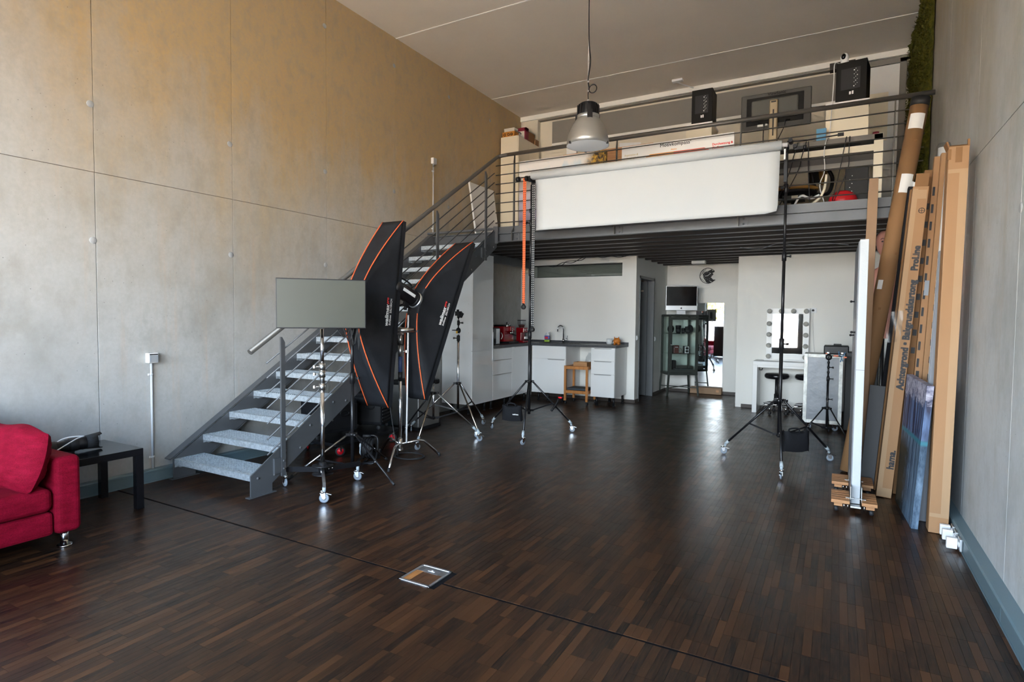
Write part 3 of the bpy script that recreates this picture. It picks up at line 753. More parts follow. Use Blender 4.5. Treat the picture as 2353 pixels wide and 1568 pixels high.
# the white paper roll
pr=thing('backdrop_roll','wide white paper backdrop roll hanging in front of the gallery railing','backdrop',(-1.85,6.2,2.47))
x0,x1,yy,zc,rad=-3.215,-.512,6.2,3.118,.047
MB().lathe([(.022,x0),(rad,x0),(rad,x1),(.022,x1)],(0,yy,zc),28,Matrix(((0,0,1),(0,1,0),(1,0,0)))).build('roll','paper_white',pr)
MB().cyl((x0-.07,yy,zc),(x1+.05,yy,zc),.021,n=14).build('core','white_plastic',pr)
def sheet(u,v):
    x=(x0+.03)+(x1-x0-.045)*u+(.012*(v) if u<.5 else -.012*v); 
    z=zc-.01-(zc-.01-2.478)*v; y=yy+rad*.55+.012*math.sin(v*PI*.9)+.006*math.sin(u*9)*v
    if v>.9 and u>.97: x-=.008*(v-.9)*10; z+=.02*(v-.9)*10
    return (x,y,z)
MB().grid(sheet,24,16).build('hanging_sheet','paper_white',pr,solid=.0012)
# pull chains
def chain(name,label,x,y,z0,z1,m,n,two):
    t=thing(name,label,'chain',(x,y,z1)); b=MB()
    for s in two:
        b.bar((x+s,y,z0),(x+s*.75,y,z1+.03),.0185,.004,(0,1,0))
        k=int((z0-z1)/.026)
        for i in range(k):
            z=z0-.02-i*.026; b.mat(1).box(x+s*.95-.0045,x+s*.95+.0045,y-.0032,y-.0018,z-.0055,z+.0055).mat(0)
    b.build('chain_loop',m,t)
    w=MB().lathe([(0,-.026),(.022,-.022),(.0285,-.012),(.0285,.012),(.022,.022),(0,.026)],(x,y,z1-.01),20,rotm('X',R(90))).build('weight','matt_black',t)
    MB().obox((x,y,z1+.022),(.016,.03,.03)).build('clip','black_plastic',t)
    return t
mat('hole_dark',(.16,.02,.01),.7); mat('chain_black',(.02,.02,.022),.5); mat('hole_light',(.55,.56,.55),.6)
chain('pull_chain','orange perforated pull chain with a round black weight beside the left backdrop stand',-3.300,6.17,3.10,1.57,['orange_plastic','hole_dark'],0,(-.011,.011))
chain('pull_chain','black perforated pull chain hanging just right of the left backdrop stand',-3.188,6.19,3.02,1.30,['chain_black','hole_light'],0,(-.011,.011))
tb=MB().cyl((-3.40,6.17,3.105),(-3.24,6.17,3.105),.007,n=8).cyl((-3.41,6.17,3.09),(-3.37,6.17,3.09),.03,n=14).cyl((-3.29,6.17,3.09),(-3.26,6.17,3.09),.03,n=14).build('chain_wheel','black_plastic',sl)
# counterweight bags hanging in the braces
def bag(name,label,c,sx,sy,sz,rz,logo=True):
    t=thing(name,label,'bag',c,rz)
    def f(u,v):
        a=2*PI*u; k=.5+.5*math.sin(PI*v); e=.55
        cx=math.copysign(abs(math.cos(a))**e,math.cos(a)); cy=math.copysign(abs(math.sin(a))**e,math.sin(a))
        w=1-.12*math.cos(v*PI)*0-.10*v
        return (cx*sx/2*(w+.03*math.sin(7*u*6.28+4*v)), cy*sy/2*(.55+.45*k), sz*(v-.5)+.012*math.sin(5*a)*k+.03*cx*cx*(v>.9))
    MB().grid(f,40,12).build('bag_body','soft_black',t,world=False)
    MB().sphere((0,0,sz*.49),(sx*.43,sy*.30,.012),16).sphere((0,0,-sz*.49),(sx*.48,sy*.3,.012),16).build('flap','soft_black',t,world=False)
    MB().tube(spline([(-sx*.25,0,sz*.5),(-sx*.22,0,sz*.72),(sx*.1,0,sz*.74),(sx*.16,0,sz*.5)],6),.008,8).build('handle','soft_black',t,world=False)
    MB().tube([(-sx*.48,0,sz*.45),(-sx*.50,0,sz*.62),(-sx*.3,0,sz*.52)],.006,6).tube([(sx*.48,0,sz*.45),(sx*.50,0,sz*.60),(sx*.3,0,sz*.52)],.006,6).build('strap','soft_black',t,world=False)
    if logo: text('lettering','walimex',.022,(sx*.22,-sy*.5-.002,.0),(1,0,0),(0,0,1),'white_print',t,world=False,bold=.0006)
    return t
bag('counterweight_bag','black counterweight bag with a white logo hanging in the left backdrop stand',(-3.355,6.02,.285),.25,.11,.16,R(12))
bag('counterweight_bag','black counterweight bag hanging in the right backdrop stand',(-.315,6.12,.275),.26,.11,.17,R(32),False)
MB().tube(spline([(-2.98,6.52,.43),(-2.99,6.49,.38),(-3.03,6.42,.29)],5),.014,8).build('spring_clamp','black_plastic',sl)
MB().sphere((-2.965,6.535,.445),(.03,.016,.012),10).build('clamp_grip','red_wheel',sl)

# ------------------------------------------------------------------ TV on rolling stand
tc=Vector((-3.67,3.376,0)); tv=thing('rolling_monitor_stand','chrome rolling stand with folding black base carrying the flat screen','monitor stand',(tc.x,tc.y,0))
for (a,b,r,m) in ((.19,.86,.0175,'chrome'),(.84,1.02,.019,'dull_chrome'),(1.0,1.33,.0145,'chrome')): MB().cyl(tc+Vector((0,0,a)),tc+Vector((0,0,b)),r,n=16).build('pole',m,tv)
for z in (.855,.96,1.02):
    k=MB().lathe([(.018,-.03),(.026,-.026),(.026,.026),(.018,.03)],tc+Vector((0,0,z)),16).build('collar','dull_chrome',tv); knob(k,tc+Vector((-.02,-.016,z)),(-.8,-.5,.0),'dull_chrome')
MB().cyl(tc+Vector((0,0,.12)),tc+Vector((0,0,.235)),.030,n=16).build('base_hub','black_metal',tv)
plate=MB().lathe([(0,-.004),(.085,-.004),(.085,.004),(0,.004)],tc+Vector((0,0,.205)),20); plate.lathe([(0,-.004),(.085,-.004),(.085,.004),(0,.004)],tc+Vector((0,0,.135)),20)
plate.build('base_plate','black_metal',tv)
for i,f in enumerate(((-4.012,3.281),(-3.402,3.143),(-3.622,3.728))):
    F=Vector((*f,0)); d=(F-tc).normalized()
    l=MB().bar(tc+d*.03+Vector((0,0,.17)),F+d*.02+Vector((0,0,.145)),.022,.042).build('leg','black_metal' if i!=1 else 'dull_chrome',tv)
    MB().cyl(F+Vector((0,0,.085)),F+Vector((0,0,.125)),.014,n=12).build('foot_socket','plastic_grey',l)
    for q in (.05,.085): MB().sphere(tc+d*q+Vector((d.y,-d.x,0))*.013+Vector((0,0,.168)),.007,8).build('rivet','chrome',l)
    caster(tv,f,(2.9,.6,.4)[i],r=.037)
vd=Vector((tc.x,tc.y,0)).normalized(); rd=Vector((-vd.y,vd.x,0))*-1      # rd: to the right as seen from the room
if rd.dot(rr)<0: rd=-rd
ts=thing('television','flat grey television screen on a chrome rolling stand in front of the stairs','television',tuple(tc-vd*.06+Vector((0,0,1.33))))
TC=tc-vd*.065+Vector((-.002,.002,1.535)); up=Vector((0,0,1)); tilt=rd*-.012; upt=(up+tilt*0).normalized()
F=Matrix((rd,-vd,up)).transposed()
MB().obox(TC,(.688,.030,.398),Matrix((rd,vd,up)).transposed()).build('housing','black_plastic',ts,bevel=.004)
MB().obox(TC-vd*.0162,(.672,.001,.380),Matrix((rd,vd,up)).transposed()).build('screen','screen_grey',ts)
MB().obox(TC+vd*.035,(.20,.05,.20),Matrix((rd,vd,up)).transposed()).build('mount','black_plastic',ts)
cbm=MB()
for k in range(4):
    a=TC+rd*(.10+.06*k)+vd*.03-up*.18; e=TC+rd*(.26+.015*k)+vd*.10-up*(.12); m=a.lerp(e,.5)-up*(.12+.035*k)
    cbm.tube(spline([a,m,e],8),.0045,6)
tag(cbm.build('screen_cables','rubber'),'loop of thin black cables hanging below the right half of the television','cables')
# ------------------------------------------------------------------ softboxes
def softbox(name,label,ring,axis,pitch,hw,hh,depth,txt):
    """strip softbox. ring: speed-ring centre; axis: horizontal facing direction; pitch: rim leans forward at the top"""
    a=Vector(axis).normalized(); sdir=Vector((a.y,-a.x,0))          # short edge, towards +x when a=+y
    n=(a*math.cos(pitch)-Vector((0,0,1))*math.sin(pitch)); lup=(a*math.sin(pitch)+Vector((0,0,1))*math.cos(pitch))
    ring=Vector(ring); C=ring+n*depth
    t=thing(name,label,'softbox',tuple(ring))
    rk=.07
    def P(sx,sz,q):
        # q: 0 rim .. 1 ring; rods bow outwards
        b=math.sin(PI*q)*.085*(1 if True else 0)
        e=1-q; e2=e**.72
        x=sx*(rk*(1-e)+hw*e); z=sz*(rk*(1-e2)+hh*e2)
        return C-n*depth*q+sdir*x+lup*z
    faces={}
    NQ=14
    def face(nm,fn):
        return MB().grid(fn,6,NQ).build(nm,'softbox_cloth',t,solid=.003)
    def sag(q,u): return math.sin(PI*q)*math.sin(PI*u)*.02
    face('side_panel',lambda u,v:P(1,2*u-1,v)-sdir*sag(v,u)); face('side_panel',lambda u,v:P(-1,2*u-1,v)+sdir*sag(v,u))
    face('end_panel',lambda u,v:P(2*u-1,1,v)-lup*sag(v,u)); face('end_panel',lambda u,v:P(2*u-1,-1,v)+lup*sag(v,u))
    MB().grid(lambda u,v:C+n*.02+sdir*hw*(2*u-1)*.98+lup*hh*(2*v-1)*.99,2,4).build('diffuser','paper_white',t)
    # rim skirt
    rim=MB(); 
    cs=[(-1,-1),(1,-1),(1,1),(-1,1)]
    for i in range(4):
        p,q=cs[i],cs[(i+1)%4]; A=C+sdir*hw*p[0]+lup*hh*p[1]; B=C+sdir*hw*q[0]+lup*hh*q[1]
        rim.add([A,B,B+n*.05,A+n*.05],[(0,1,2,3)])
    rim.build('rim','softbox_cloth',t,solid=.003)
    for (sx,sz) in cs: MB().tube([P(sx,sz,j/NQ*.97)+(sdir*sx+lup*sz).normalized()*.003 for j in range(NQ+1)],.0055,6).build('piping','orange_piping',t)
    MB().lathe([(.065,-.015),(.085,-.015),(.085,.015),(.065,.015)],ring,24,Matrix((sdir,lup,n)).transposed()).build('speed_ring','aluminium',t)
    # lettering on the camera-side long panel
    q=.26
    side=1
    pc=P(side,.0,q)+sdir*.004*side; rgt=(P(side,.3,q)-P(side,-.3,q)).normalized(); dn=(P(side,0,.2)-P(side,0,.5)).normalized()
    e=lambda d,l: pc+rgt*l+dn*d+sdir*.010
    text('lettering','walimex',.062,e(.0,-.04),rgt,-dn,'white_print',t,bold=.0016,shear=.25,width=.20)
    text('lettering','pro',.040,e(-.004,.10),rgt,-dn,'red_print',t,shear=.2,bold=.0012,width=.06)
    text('lettering','Softbox  25x180CM',.021,e(.042,.0),rgt,-dn,'white_print',t,bold=.0005,width=.25)
    return t
c1=(-3.785,3.83)
sb1s=tripod('light_stand','black light stand under the left strip softbox, behind the television',c1,[(-3.229,3.753),(-4.12,3.40),(-3.86,4.38)],.37,.10,
    [(.07,.90,.0165,None),(.86,1.32,.0145,None),(1.3,1.50,.012,None)],[(.88,.023,.10,(.9,.4)),(1.30,.02,.07,(-.7,-.7))],leg_r=.0095,legm=['black_metal','dull_chrome','black_metal'],brace_t=.55)
softbox('strip_softbox','tall black strip softbox with orange piping right beside the television',(-3.80,3.835,1.525),(-.03,1,0),R(7),.125,.90,.47,1)
def flash(name,label,ring,axis,pitch):
    a=Vector(axis).normalized(); n=a*math.cos(pitch)-Vector((0,0,1))*math.sin(pitch); s=Vector((a.y,-a.x,0)); u=s.cross(n); ring=Vector(ring)
    t=thing(name,label,'studio flash',tuple(ring-n*.14)); F=Matrix((s,u,n)).transposed()
    MB().lathe([(0,-.34),(.055,-.34),(.072,-.325),(.076,-.30),(.076,-.05),(.062,-.03),(.062,.0),(0,0)],ring,24,F).build('housing','black_plastic',t)
    MB().lathe([(.066,-.045),(.078,-.04),(.078,-.01),(.060,-.005)],ring,24,F).build('bayonet','black_plastic',t)
    pn=MB().lathe([(0,-.346),(.058,-.346),(.060,-.34)],ring,24,F).build('control_panel','matt_black',t)
    for i,(x,y) in enumerate(((-.018,.02),(0,.026),(.018,.02),(-.022,.004),(-.004,.008),(.014,.004),(-.03,-.012),(-.012,-.01),(.006,-.012))):
        MB().obox(ring-n*.347+s*x+u*y,(.010,.008,.004),F).build('button','white_plastic',pn)
    MB().obox(ring-n*.347+s*.004-u*.03,(.016,.012,.004),F).build('test_button','red_print',pn)
    MB().tube(spline([ring-n*.28+u*.07,ring-n*.26+u*.115,ring-n*.12+u*.115,ring-n*.10+u*.07],5),.009,8).build('handle','black_plastic',t)
    MB().obox(ring-n*.17+s*.077,(.003,.030,.17),F).build('stripe','box_grey',t)
    text('lettering','VC-500',.022,ring-n*.15+s*.0795,-n,u,'white_print',t,bold=.0006)
    MB().obox(ring-n*.10-u*.095,(.03,.05,.06),F).cyl(ring-n*.10-u*.10,ring-n*.10-u*.12-Vector((0,0,.03)),.016,n=12).build('tilt_bracket','black_plastic',t)
    MB().tube([ring-n*.10-u*.085-s*.02,ring-n*.16-u*.14-s*.03,ring-n*.20-u*.17-s*.03],.008,8).build('tilt_lever','black_plastic',t)
    return t
# C-stand with the second softbox
cs=Vector((-3.77,4.47,0)); ct=thing('c_stand','chrome turtle-base stand with a bright side rod holding the right softbox','light stand',(cs.x,cs.y,0))
for f in ((-3.563,4.062),(-3.541,4.817),(-4.17,4.63)):
    F=Vector((*f,0)); d=(F-cs).normalized()
    lg=MB().tube([cs+d*.02+Vector((0,0,.165)),cs+d*.20+Vector((0,0,.185)),cs+d*.25+Vector((0,0,.172)),F-d*.0+Vector((0,0,.012))],.0125,10).build('leg','chrome',ct)
    MB().cyl(F+Vector((0,0,.002)),F-d*.012+Vector((0,0,.04)),.0145,n=10).build('rubber_foot','rubber',lg)
MB().cyl(cs+Vector((0,0,.09)),cs+Vector((0,0,.22)),.022,n=16).cyl(cs+Vector((0,0,.09)),cs+Vector((0,0,.12)),.028,n=16).build('leg_collar','dull_chrome',ct)
for (z0,z1,r,m) in ((.12,.88,.0175,'chrome'),(.80,.885,.022,'black_plastic'),(.88,1.04,.021,'blue_grip'),(1.04,1.15,.023,'dull_chrome'),(1.16,1.25,.022,'dull_chrome'),(1.2,1.34,.010,'chrome')):
    MB().cyl(cs+Vector((0,0,z0)),cs+Vector((0,0,z1)),r,n=16).build('grip_sleeve' if m in('blue_grip','black_plastic') else 'pole',m,ct)
g=MB().obox(cs+Vector((0,0,1.29)),(.045,.045,.07)).cyl(cs+Vector((-.05,-.05,1.30)),cs+Vector((.10,.085,1.30)),.026,n=16).build('grip_head','dull_chrome',ct)
knob(g,cs+Vector((-.03,-.02,1.31)),(-.8,-.55,0),'dull_chrome'); knob(g,cs+Vector((-.03,-.02,1.21)),(-.8,-.55,0),'dull_chrome'); knob(g,cs+Vector((.10,.08,1.29)),(.8,.6,0),'black_plastic'); knob(g,cs+Vector((.02,.01,1.09)),(.8,.6,0),'dull_chrome')
rod=cs+Vector((.055,.055,0)); MB().cyl(rod+Vector((-.012,-.01,.17)),rod+Vector((0,0,1.45)),.0085,n=12).build('side_rod','white_plastic',ct)
ring2=Vector((rod.x+.0,rod.y+.11,1.60)); ax2=(.12,1,0)
flash('studio_flash','black studio flash head behind the right strip softbox',ring2,ax2,R(24))
softbox('strip_softbox','leaning black strip softbox with orange piping in front of the stair top',ring2,ax2,R(24),.125,.90,.41,2)
# two wheeled chrome stands behind
tripod('light_stand','chrome tripod stand on castors just behind the right softbox',(-4.06,5.40),[(-3.90,4.905),(-3.70,5.78),(-4.56,5.50)],.55,.26,[(.24,.70,.013,'chrome'),(.68,1.12,.011,'chrome')],[(.70,.018,.07,(1,0))],legm=['warm_chrome','dull_chrome','black_metal'],polem='chrome',wheels=[1.2,.3,2.5],leg_r=.0095,foot_z=.10)
sB=tripod('light_stand','chrome tripod stand with a black swivel clamp on top, in front of the tall cabinet',(-4.08,5.93),[(-3.565,5.62),(-4.60,5.66),(-4.08,6.53)],.61,.28,[(.27,1.16,.0145,'chrome'),(1.16,1.30,.010,'chrome'),(1.3,1.44,.009,'chrome')],[(1.17,.021,.07,(-.9,-.3)),(1.36,.017,.06,(.9,.2))],legm=['warm_chrome','chrome','chrome'],polem='chrome',wheels=[.8,2.4,1.4],leg_r=.0095,foot_z=.10)
kb=MB().sphere((-4.08,5.93,1.265),(.032,.026,.038),14).cyl((-4.16,5.91,1.268),(-4.08,5.93,1.268),.006,n=8).build('swivel','black_plastic',sB)
MB().obox((-4.085,5.903,1.245),(.022,.004,.03)).build('type_label','yellow_label',kb)
MB().obox((-4.08,5.93,1.475),(.07,.05,.055)).obox((-4.045,5.93,1.46),(.05,.03,.06),rotm('Y',R(30))).cyl((-4.08,5.93,1.42),(-4.08,5.93,1.46),.018,n=10).cyl((-4.09,5.93,1.50),(-4.09,5.93,1.525),.016,n=10).build('umbrella_clamp','black_plastic',sB)
# small stand with the clamps before the flight case
sm=tripod('clamp_stand','small black tripod stand holding a blue and orange spring clamp',(-.075,8.05),[(-.36,7.93),(.16,7.86),(-.05,8.38)],.36,.12,[(.10,.72,.013,None),(.70,.90,.010,None),(.88,1.02,.008,None)],[(.72,.017,.06,(1,0)),(.47,.016,.03,(1,0)),(.80,.014,.03,None),(.86,.014,.03,(1,.2)),(.92,.014,.03,None)],leg_r=.008,cat='light stand')
MB().lathe([(.012,-.03),(.036,-.03),(.036,.03),(.012,.03)],(-.075,8.05,.985),18,rotm('X',R(90))).cyl((-.11,8.05,1.005),(.06,8.05,1.0),.007,n=8).build('grip_disc','black_plastic',sm)
MB().obox((.0,8.05,1.003),(.05,.012,.02)).obox((.10,8.05,.99),(.03,.012,.014)).obox((-.10,8.05,1.03),(.02,.01,.012)).build('clamp_jaw','orange_plastic',sm)
mat('blue_clamp',(.06,.16,.30),.4)
MB().tube(spline([(.03,8.05,1.06),(.035,8.05,1.02),(.06,8.05,.99),(.05,8.05,.93)],5),.006,8).tube(spline([(.10,8.05,1.05),(.085,8.05,1.02),(.06,8.05,.99),(.075,8.05,.94)],5),.006,8).build('spring_clamp','blue_clamp',sm)
# ------------------------------------------------------------------ red sofa
sf=thing('sofa','dark red velour sofa with chrome feet against the concrete wall','sofa',(-4.6,.75,0))
MB().box(-4.93,-4.075,-.30,1.66,.105,.245).build('base','red_velour',sf,bevel=.02)
for (a,b) in ((.70,1.66),(-.28,.69)): 
    MB().box(-4.80,-4.06,a,b,.25,.395).build('seat_cushion','red_velour',sf,bevel=.045,seg=4)
MB().box(-4.98,-4.06,1.665,1.805,.10,.572).build('armrest','red_velour',sf,bevel=.035,seg=4)
MB().box(-4.98,-4.06,-.46,-.31,.10,.572).build('armrest','red_velour',sf,bevel=.035,seg=4)
MB().box(-4.98,-4.78,-.30,1.66,.12,.80).build('backrest','red_velour',sf,bevel=.06,seg=4)
for (a,b) in ((.70,1.60),(-.28,.69)): MB().box(-4.86,-4.68,a,b,.42,.82).build('back_cushion','red_velour',sf,bevel=.09,seg=4)
for p in ((-4.145,1.74),(-4.145,-.40),(-4.88,1.74),(-4.88,-.40)):
    MB().cyl((*p,.012),(*p,.11),.022,n=20).cyl((*p,0),(*p,.010),.040,n=24).build('foot','chrome',sf)
def pillow(name,label,c,w,h,d,M,m='red_velour'):
    def f(u,v,s):
        x=2*u-1; y=2*v-1; e=max(0,(1-x**4)*(1-y**4))
        px_=x*math.sqrt(max(0,1-.20*y*y))*1.05; py_=y*math.sqrt(max(0,1-.20*x*x))*1.05      # rounded corners
        wr=.10*math.sin(9*y+3*x+2*s)*(abs(x)**2)+.07*math.sin(14*x-5*y)+.05*math.sin(23*y+6*x)
        return Vector((px_*w/2, s*(d/2*(e**.5))*(1+wr), py_*h/2+.010*math.sin(5*x)))
    b=MB(); c=Vector(c)
    for s in (-1,1): b.grid(lambda u,v:c+M@f(u,v,s),28,22)
    o=b.build(name,m); return tag(o,label,'cushion')
pu=Vector((0,.30,.954)); pr_=Vector((.985,.17,-.03)).normalized(); pu=(pu-pr_*pu.dot(pr_)).normalized(); pm=Matrix((pr_,pu.cross(pr_),pu)).transposed()
pillow('throw_pillow','crumpled dark red velour cushion leaning in the sofa corner beside the armrest',(-4.36,1.54,.575),.64,.37,.17,pm)
# ------------------------------------------------------------------ side table with the lens
lt=thing('side_table','low black lacquered square side table between sofa and stairs','side table',(-4.72,2.105,0))
MB().box(-4.997,-4.447,1.83,2.38,.40,.45).build('table_top','black_lacquer',lt,bevel=.002)
for x in (-4.997,-4.497):
    for y in (1.83,2.33): MB().box(x,x+.05,y,y+.05,0,.40).build('leg','black_lacquer',lt,bevel=.002)
la=Vector((.10,.99,.035)).normalized(); lc=Vector((-4.72,1.97,.505)); ls=la.cross(Vector((0,0,1))).normalized(); lu=ls.cross(la)
ln=thing('camera_lens','large black telephoto lens with petal hood lying on the side table','camera lens',(-4.72,2.1,.45)); LF_=Matrix((ls,lu,la)).transposed()
MB().lathe([(0,-.16),(.034,-.16),(.038,-.15),(.038,-.09),(.041,-.085),(.041,-.02),(.037,-.015),(.037,.02),(.043,.03),(.045,.12),(.047,.125),(.047,.155),(.044,.16),(.0,.16)],lc,28,LF_).build('barrel','black_plastic',ln)
MB().lathe([(.0415,-.08),(.0435,-.078),(.0435,-.03),(.0415,-.028)],lc,28,LF_).build('zoom_ring','rubber',ln); MB().lathe([(.045,.05),(.0475,.052),(.0475,.10),(.045,.102)],lc,28,LF_).build('focus_ring','rubber',ln)
hd=MB()
N=32
for i in range(N):
    a0=2*PI*i/N; a1=2*PI*(i+1)/N
    q=lambda a:(.085 if abs(math.sin(a))>.75 else .055)
    def pt(a,r,z): return lc+LF_@Vector((r*math.cos(a),r*math.sin(a),z))
    hd.add([pt(a0,.047,.15),pt(a1,.047,.15),pt(a1,.058,.16+q(a1)),pt(a0,.058,.16+q(a0))],[(0,1,2,3)],True)
hd.build('lens_hood','matt_black',ln,solid=.003)
MB().lathe([(.0,.158),(.043,.158),(.043,.150)],lc,28,LF_).build('front_glass','screen_black',ln)
MB().obox(lc-Vector((0,0,.040))+la*.02,(.03,.03,.022),LF_).obox(lc-Vector((0,0,.050))+la*.03,(.03,.012,.10),LF_).build('tripod_foot','black_plastic',ln)
tag(MB().tube(spline([(-4.66,1.72,.47),(-4.66,1.86,.468),(-4.655,1.93,.50),(-4.66,2.04,.553),(-4.69,2.10,.56),(-4.74,2.0,.555),(-4.80,1.90,.48),(-4.82,1.8,.455)],8),.004,8).build('white_cable','white_plastic'),'thin white cord looped over the lens on the side table','cord')
# ------------------------------------------------------------------ wall conduits
def conduit(label,y,z0,z1,boxlabel,w=.075,m='conduit_grey',switch=True):
    t=thing('conduit',label,'conduit',(XL,y,z0)); 
    MB().cyl((XL+.014,y,z0),(XL+.014,y,z1),.0095,n=12).build('pipe',m,t)
    for z in (z0+.10,z1-.10):
        MB().box(XL,XL+.012,y-.022,y+.022,z-.008,z+.008).cyl((XL+.014,y,z-.008),(XL+.014,y,z+.008),.0135,n=12).build('clip','conduit_grey',t)
        
    s=thing('wall_box',boxlabel,'switch' if switch else 'junction box',(XL,y,z1))
    if switch:
        MB().box(XL,XL+.055,y-.042,y+.042,z1,z1+.085).build('housing','box_grey',s,bevel=.006)
        MB().box(XL+.055,XL+.060,y-.036,y+.036,z1+.006,z1+.066).build('rocker','switch_grey',s,bevel=.002)
        MB().box(XL+.054,XL+.057,y-.034,y+.034,z1+.068,z1+.078).build('label_window','matt_black',s)
    else:
        MB().box(XL,XL+.045,y-.04,y+.04,z1,z1+.085).build('housing','box_grey',s,bevel=.004)
        MB().box(XL+.045,XL+.05,y-.036,y+.036,z1+.004,z1+.081).build('cover','conduit_grey',s,bevel=.002)
conduit('grey conduit pipe rising from the floor trunking left of the stairs',2.82,.105,1.02,'white surface-mounted light switch on the concrete wall left of the stairs')
conduit('white conduit pipe on the concrete wall above the stairs',6.795,2.60,3.62,'small beige junction box on the concrete wall above the stairs',switch=False)
# ------------------------------------------------------------------ floor box
fb=thing('floor_box','square stainless steel floor outlet box with a wooden inlay lid','floor box',(-1.958,2.541,0))
X0,X1,Y0,Y1=-2.061,-1.855,2.432,2.651
MB().box(X0,X1,Y0,Y0+.014,-.004,.004).box(X0,X1,Y1-.014,Y1,-.004,.004).box(X0,X0+.014,Y0,Y1,-.004,.004).box(X1-.014,X1,Y0,Y1,-.004,.004).build('frame','aluminium',fb,bevel=.0015)
MB().box(X0+.014,X1-.014,Y1-.075,Y1-.014,-.006,.0012).build('cable_flap','brushed_steel',fb)
MB().box(X0+.05,X1-.05,Y1-.078,Y1-.040,.0012,.0022).build('flap_lid','aluminium',fb)
MB().box(X0+.080,X1-.080,Y1-.062,Y1-.057,.0022,.0032).cyl(((X0+X1)/2,Y1-.050,.002),((X0+X1)/2,Y1-.050,.0034),.006,n=12).build('embossed_mark','white_print',fb)
wood('inlay_light',(.30,.115,.030),(.46,.20,.06),(60,4,1)); wood('inlay_dark',(.045,.018,.008),(.12,.05,.02),(60,4,1))
xs=[X0+.014,X0+.026,X0+.060,X0+.10,X0+.145,X1-.014]
for i in range(5): MB().box(xs[i]+.0004,xs[i+1]-.0004,Y0+.014,Y1-.076,-.006,.0006).build('inlay_strip','inlay_light' if i<2 else 'inlay_dark',fb)

# ------------------------------------------------------------------ kitchen
ZB,ZT,ZW=.146,.95,.99
def legs(t,pts):
    for p in pts: MB().cyl((*p,.012),(*p,ZB),.018,n=12).lathe([(0,0),(.027,0),(.027,.006),(.018,.014)],(*p,0),14).build('leg','black_plastic',t)
def fronts_x(t,x,y0,y1,zs,handles='bar'):
    """fronts facing +x"""
    for i in range(len(zs)-1):
        f=MB().box(x,x+.018,y0+.002,y1-.002,zs[i]+.002,zs[i+1]-.002).build('drawer_front','white_gloss',t,bevel=.001)
        if handles: MB().box(x+.004,x+.034,y0+.035,y1-.035,zs[i+1]-.006,zs[i+1]-.001).build('handle','dull_chrome',f)
def fronts_y(t,y,x0,x1,zs):
    """fronts facing -y with cut-in grips"""
    for i in range(len(zs)-1):
        f=MB().box(x0+.002,x1-.002,y-.018,y,zs[i]+.002,zs[i+1]-.002).build('drawer_front','white_gloss',t,bevel=.001)
        k=MB().prism([(x0+.05,zs[i+1]-.002),(x1-.05,zs[i+1]-.002),(x1-.062,zs[i+1]-.016),(x0+.062,zs[i+1]-.016)],lambda u,v,w:(u,w,v),y-.0195,y-.0165).build('grip','brushed_steel',f)
tw=thing('tall_cabinet','tall white gloss larder cabinet below the stair top','cabinet',(-4.87,7.32,0))
MB().box(XL+.01,-4.61,7.03,7.61,ZB,2.36).build('body','white_gloss',tw,bevel=.001)
for (a,b) in ((ZB,.93),(.934,2.36)): MB().box(-4.61,-4.592,7.034,7.606,a+.002,b-.002).build('door','white_gloss',tw,bevel=.001)
MB().box(-4.60,-4.583,7.595,7.605,.75,1.2).build('edge_grip','aluminium',tw)
for z in (.30,.72,1.20,1.62): MB().cyl((-4.66,7.029,z),(-4.66,7.031,z),.004,n=8).build('screw_cap','dull_chrome',tw)
legs(tw,[(-4.70,7.10),(-4.70,7.54),(-5.0,7.1)])
dc=thing('drawer_cabinet','white kitchen cabinet with three drawers next to the tall cabinet','cabinet',(-4.87,7.9,0))
MB().box(XL+.01,-4.61,7.61,8.21,ZB,ZT).build('body','white_laminate',dc); fronts_x(dc,-4.61,7.61,8.21,(ZB,.535,.76,.945)); legs(dc,[(-4.68,7.70),(-4.68,8.12)])
cc=thing('corner_cabinet','white kitchen corner cabinet with a plain door','cabinet',(-4.87,8.55,0))
MB().box(XL+.01,-4.61,8.21,8.90,ZB,ZT).build('body','white_laminate',cc)
MB().box(-4.61,-4.592,8.212,8.885,ZB+.002,.945).build('door','white_gloss',cc,bevel=.001); MB().box(-4.60,-4.58,8.30,8.80,.938,.945).build('handle','dull_chrome',cc); legs(cc,[(-4.68,8.30),(-4.68,8.80)])
sk=thing('sink_cabinet','white kitchen sink cabinet with one wide drawer over a door','cabinet',(-4.25,9.2,0))
MB().box(-4.575,-3.94,8.90,YK-.01,ZB,ZT).build('body','white_laminate',sk)
f=MB().box(-4.573,-3.942,8.882,8.90,.735,.945).build('drawer_front','white_gloss',sk,bevel=.001)
f=MB().box(-4.573,-3.942,8.882,8.90,ZB+.002,.731).build('door','white_gloss',sk,bevel=.001)
MB().prism([(-4.28,.733),(-3.955,.733),(-3.97,.715),(-4.26,.715)],lambda u,v,w:(u,w,v),8.878,8.883).build('grip','brushed_steel',f)
legs(sk,[(-4.48,8.97),(-4.30,8.97),(-4.03,8.97)])
d2c=thing('drawer_cabinet','white three-drawer kitchen cabinet at the right end of the worktop','cabinet',(-3.28,9.2,0))
MB().box(-3.49,-3.085,8.90,YK-.01,ZB,ZT).build('body','white_laminate',d2c,bevel=.001); fronts_y(d2c,8.90,-3.49,-3.085,(ZB,.52,.735,.945)); legs(d2c,[(-3.405,8.95),(-3.115,8.95),(-3.12,9.40),(-3.35,9.4)])
wt=thing('kitchen_worktop','dark grey L-shaped kitchen worktop with upstand','worktop',(-4.1,8.9,ZT))
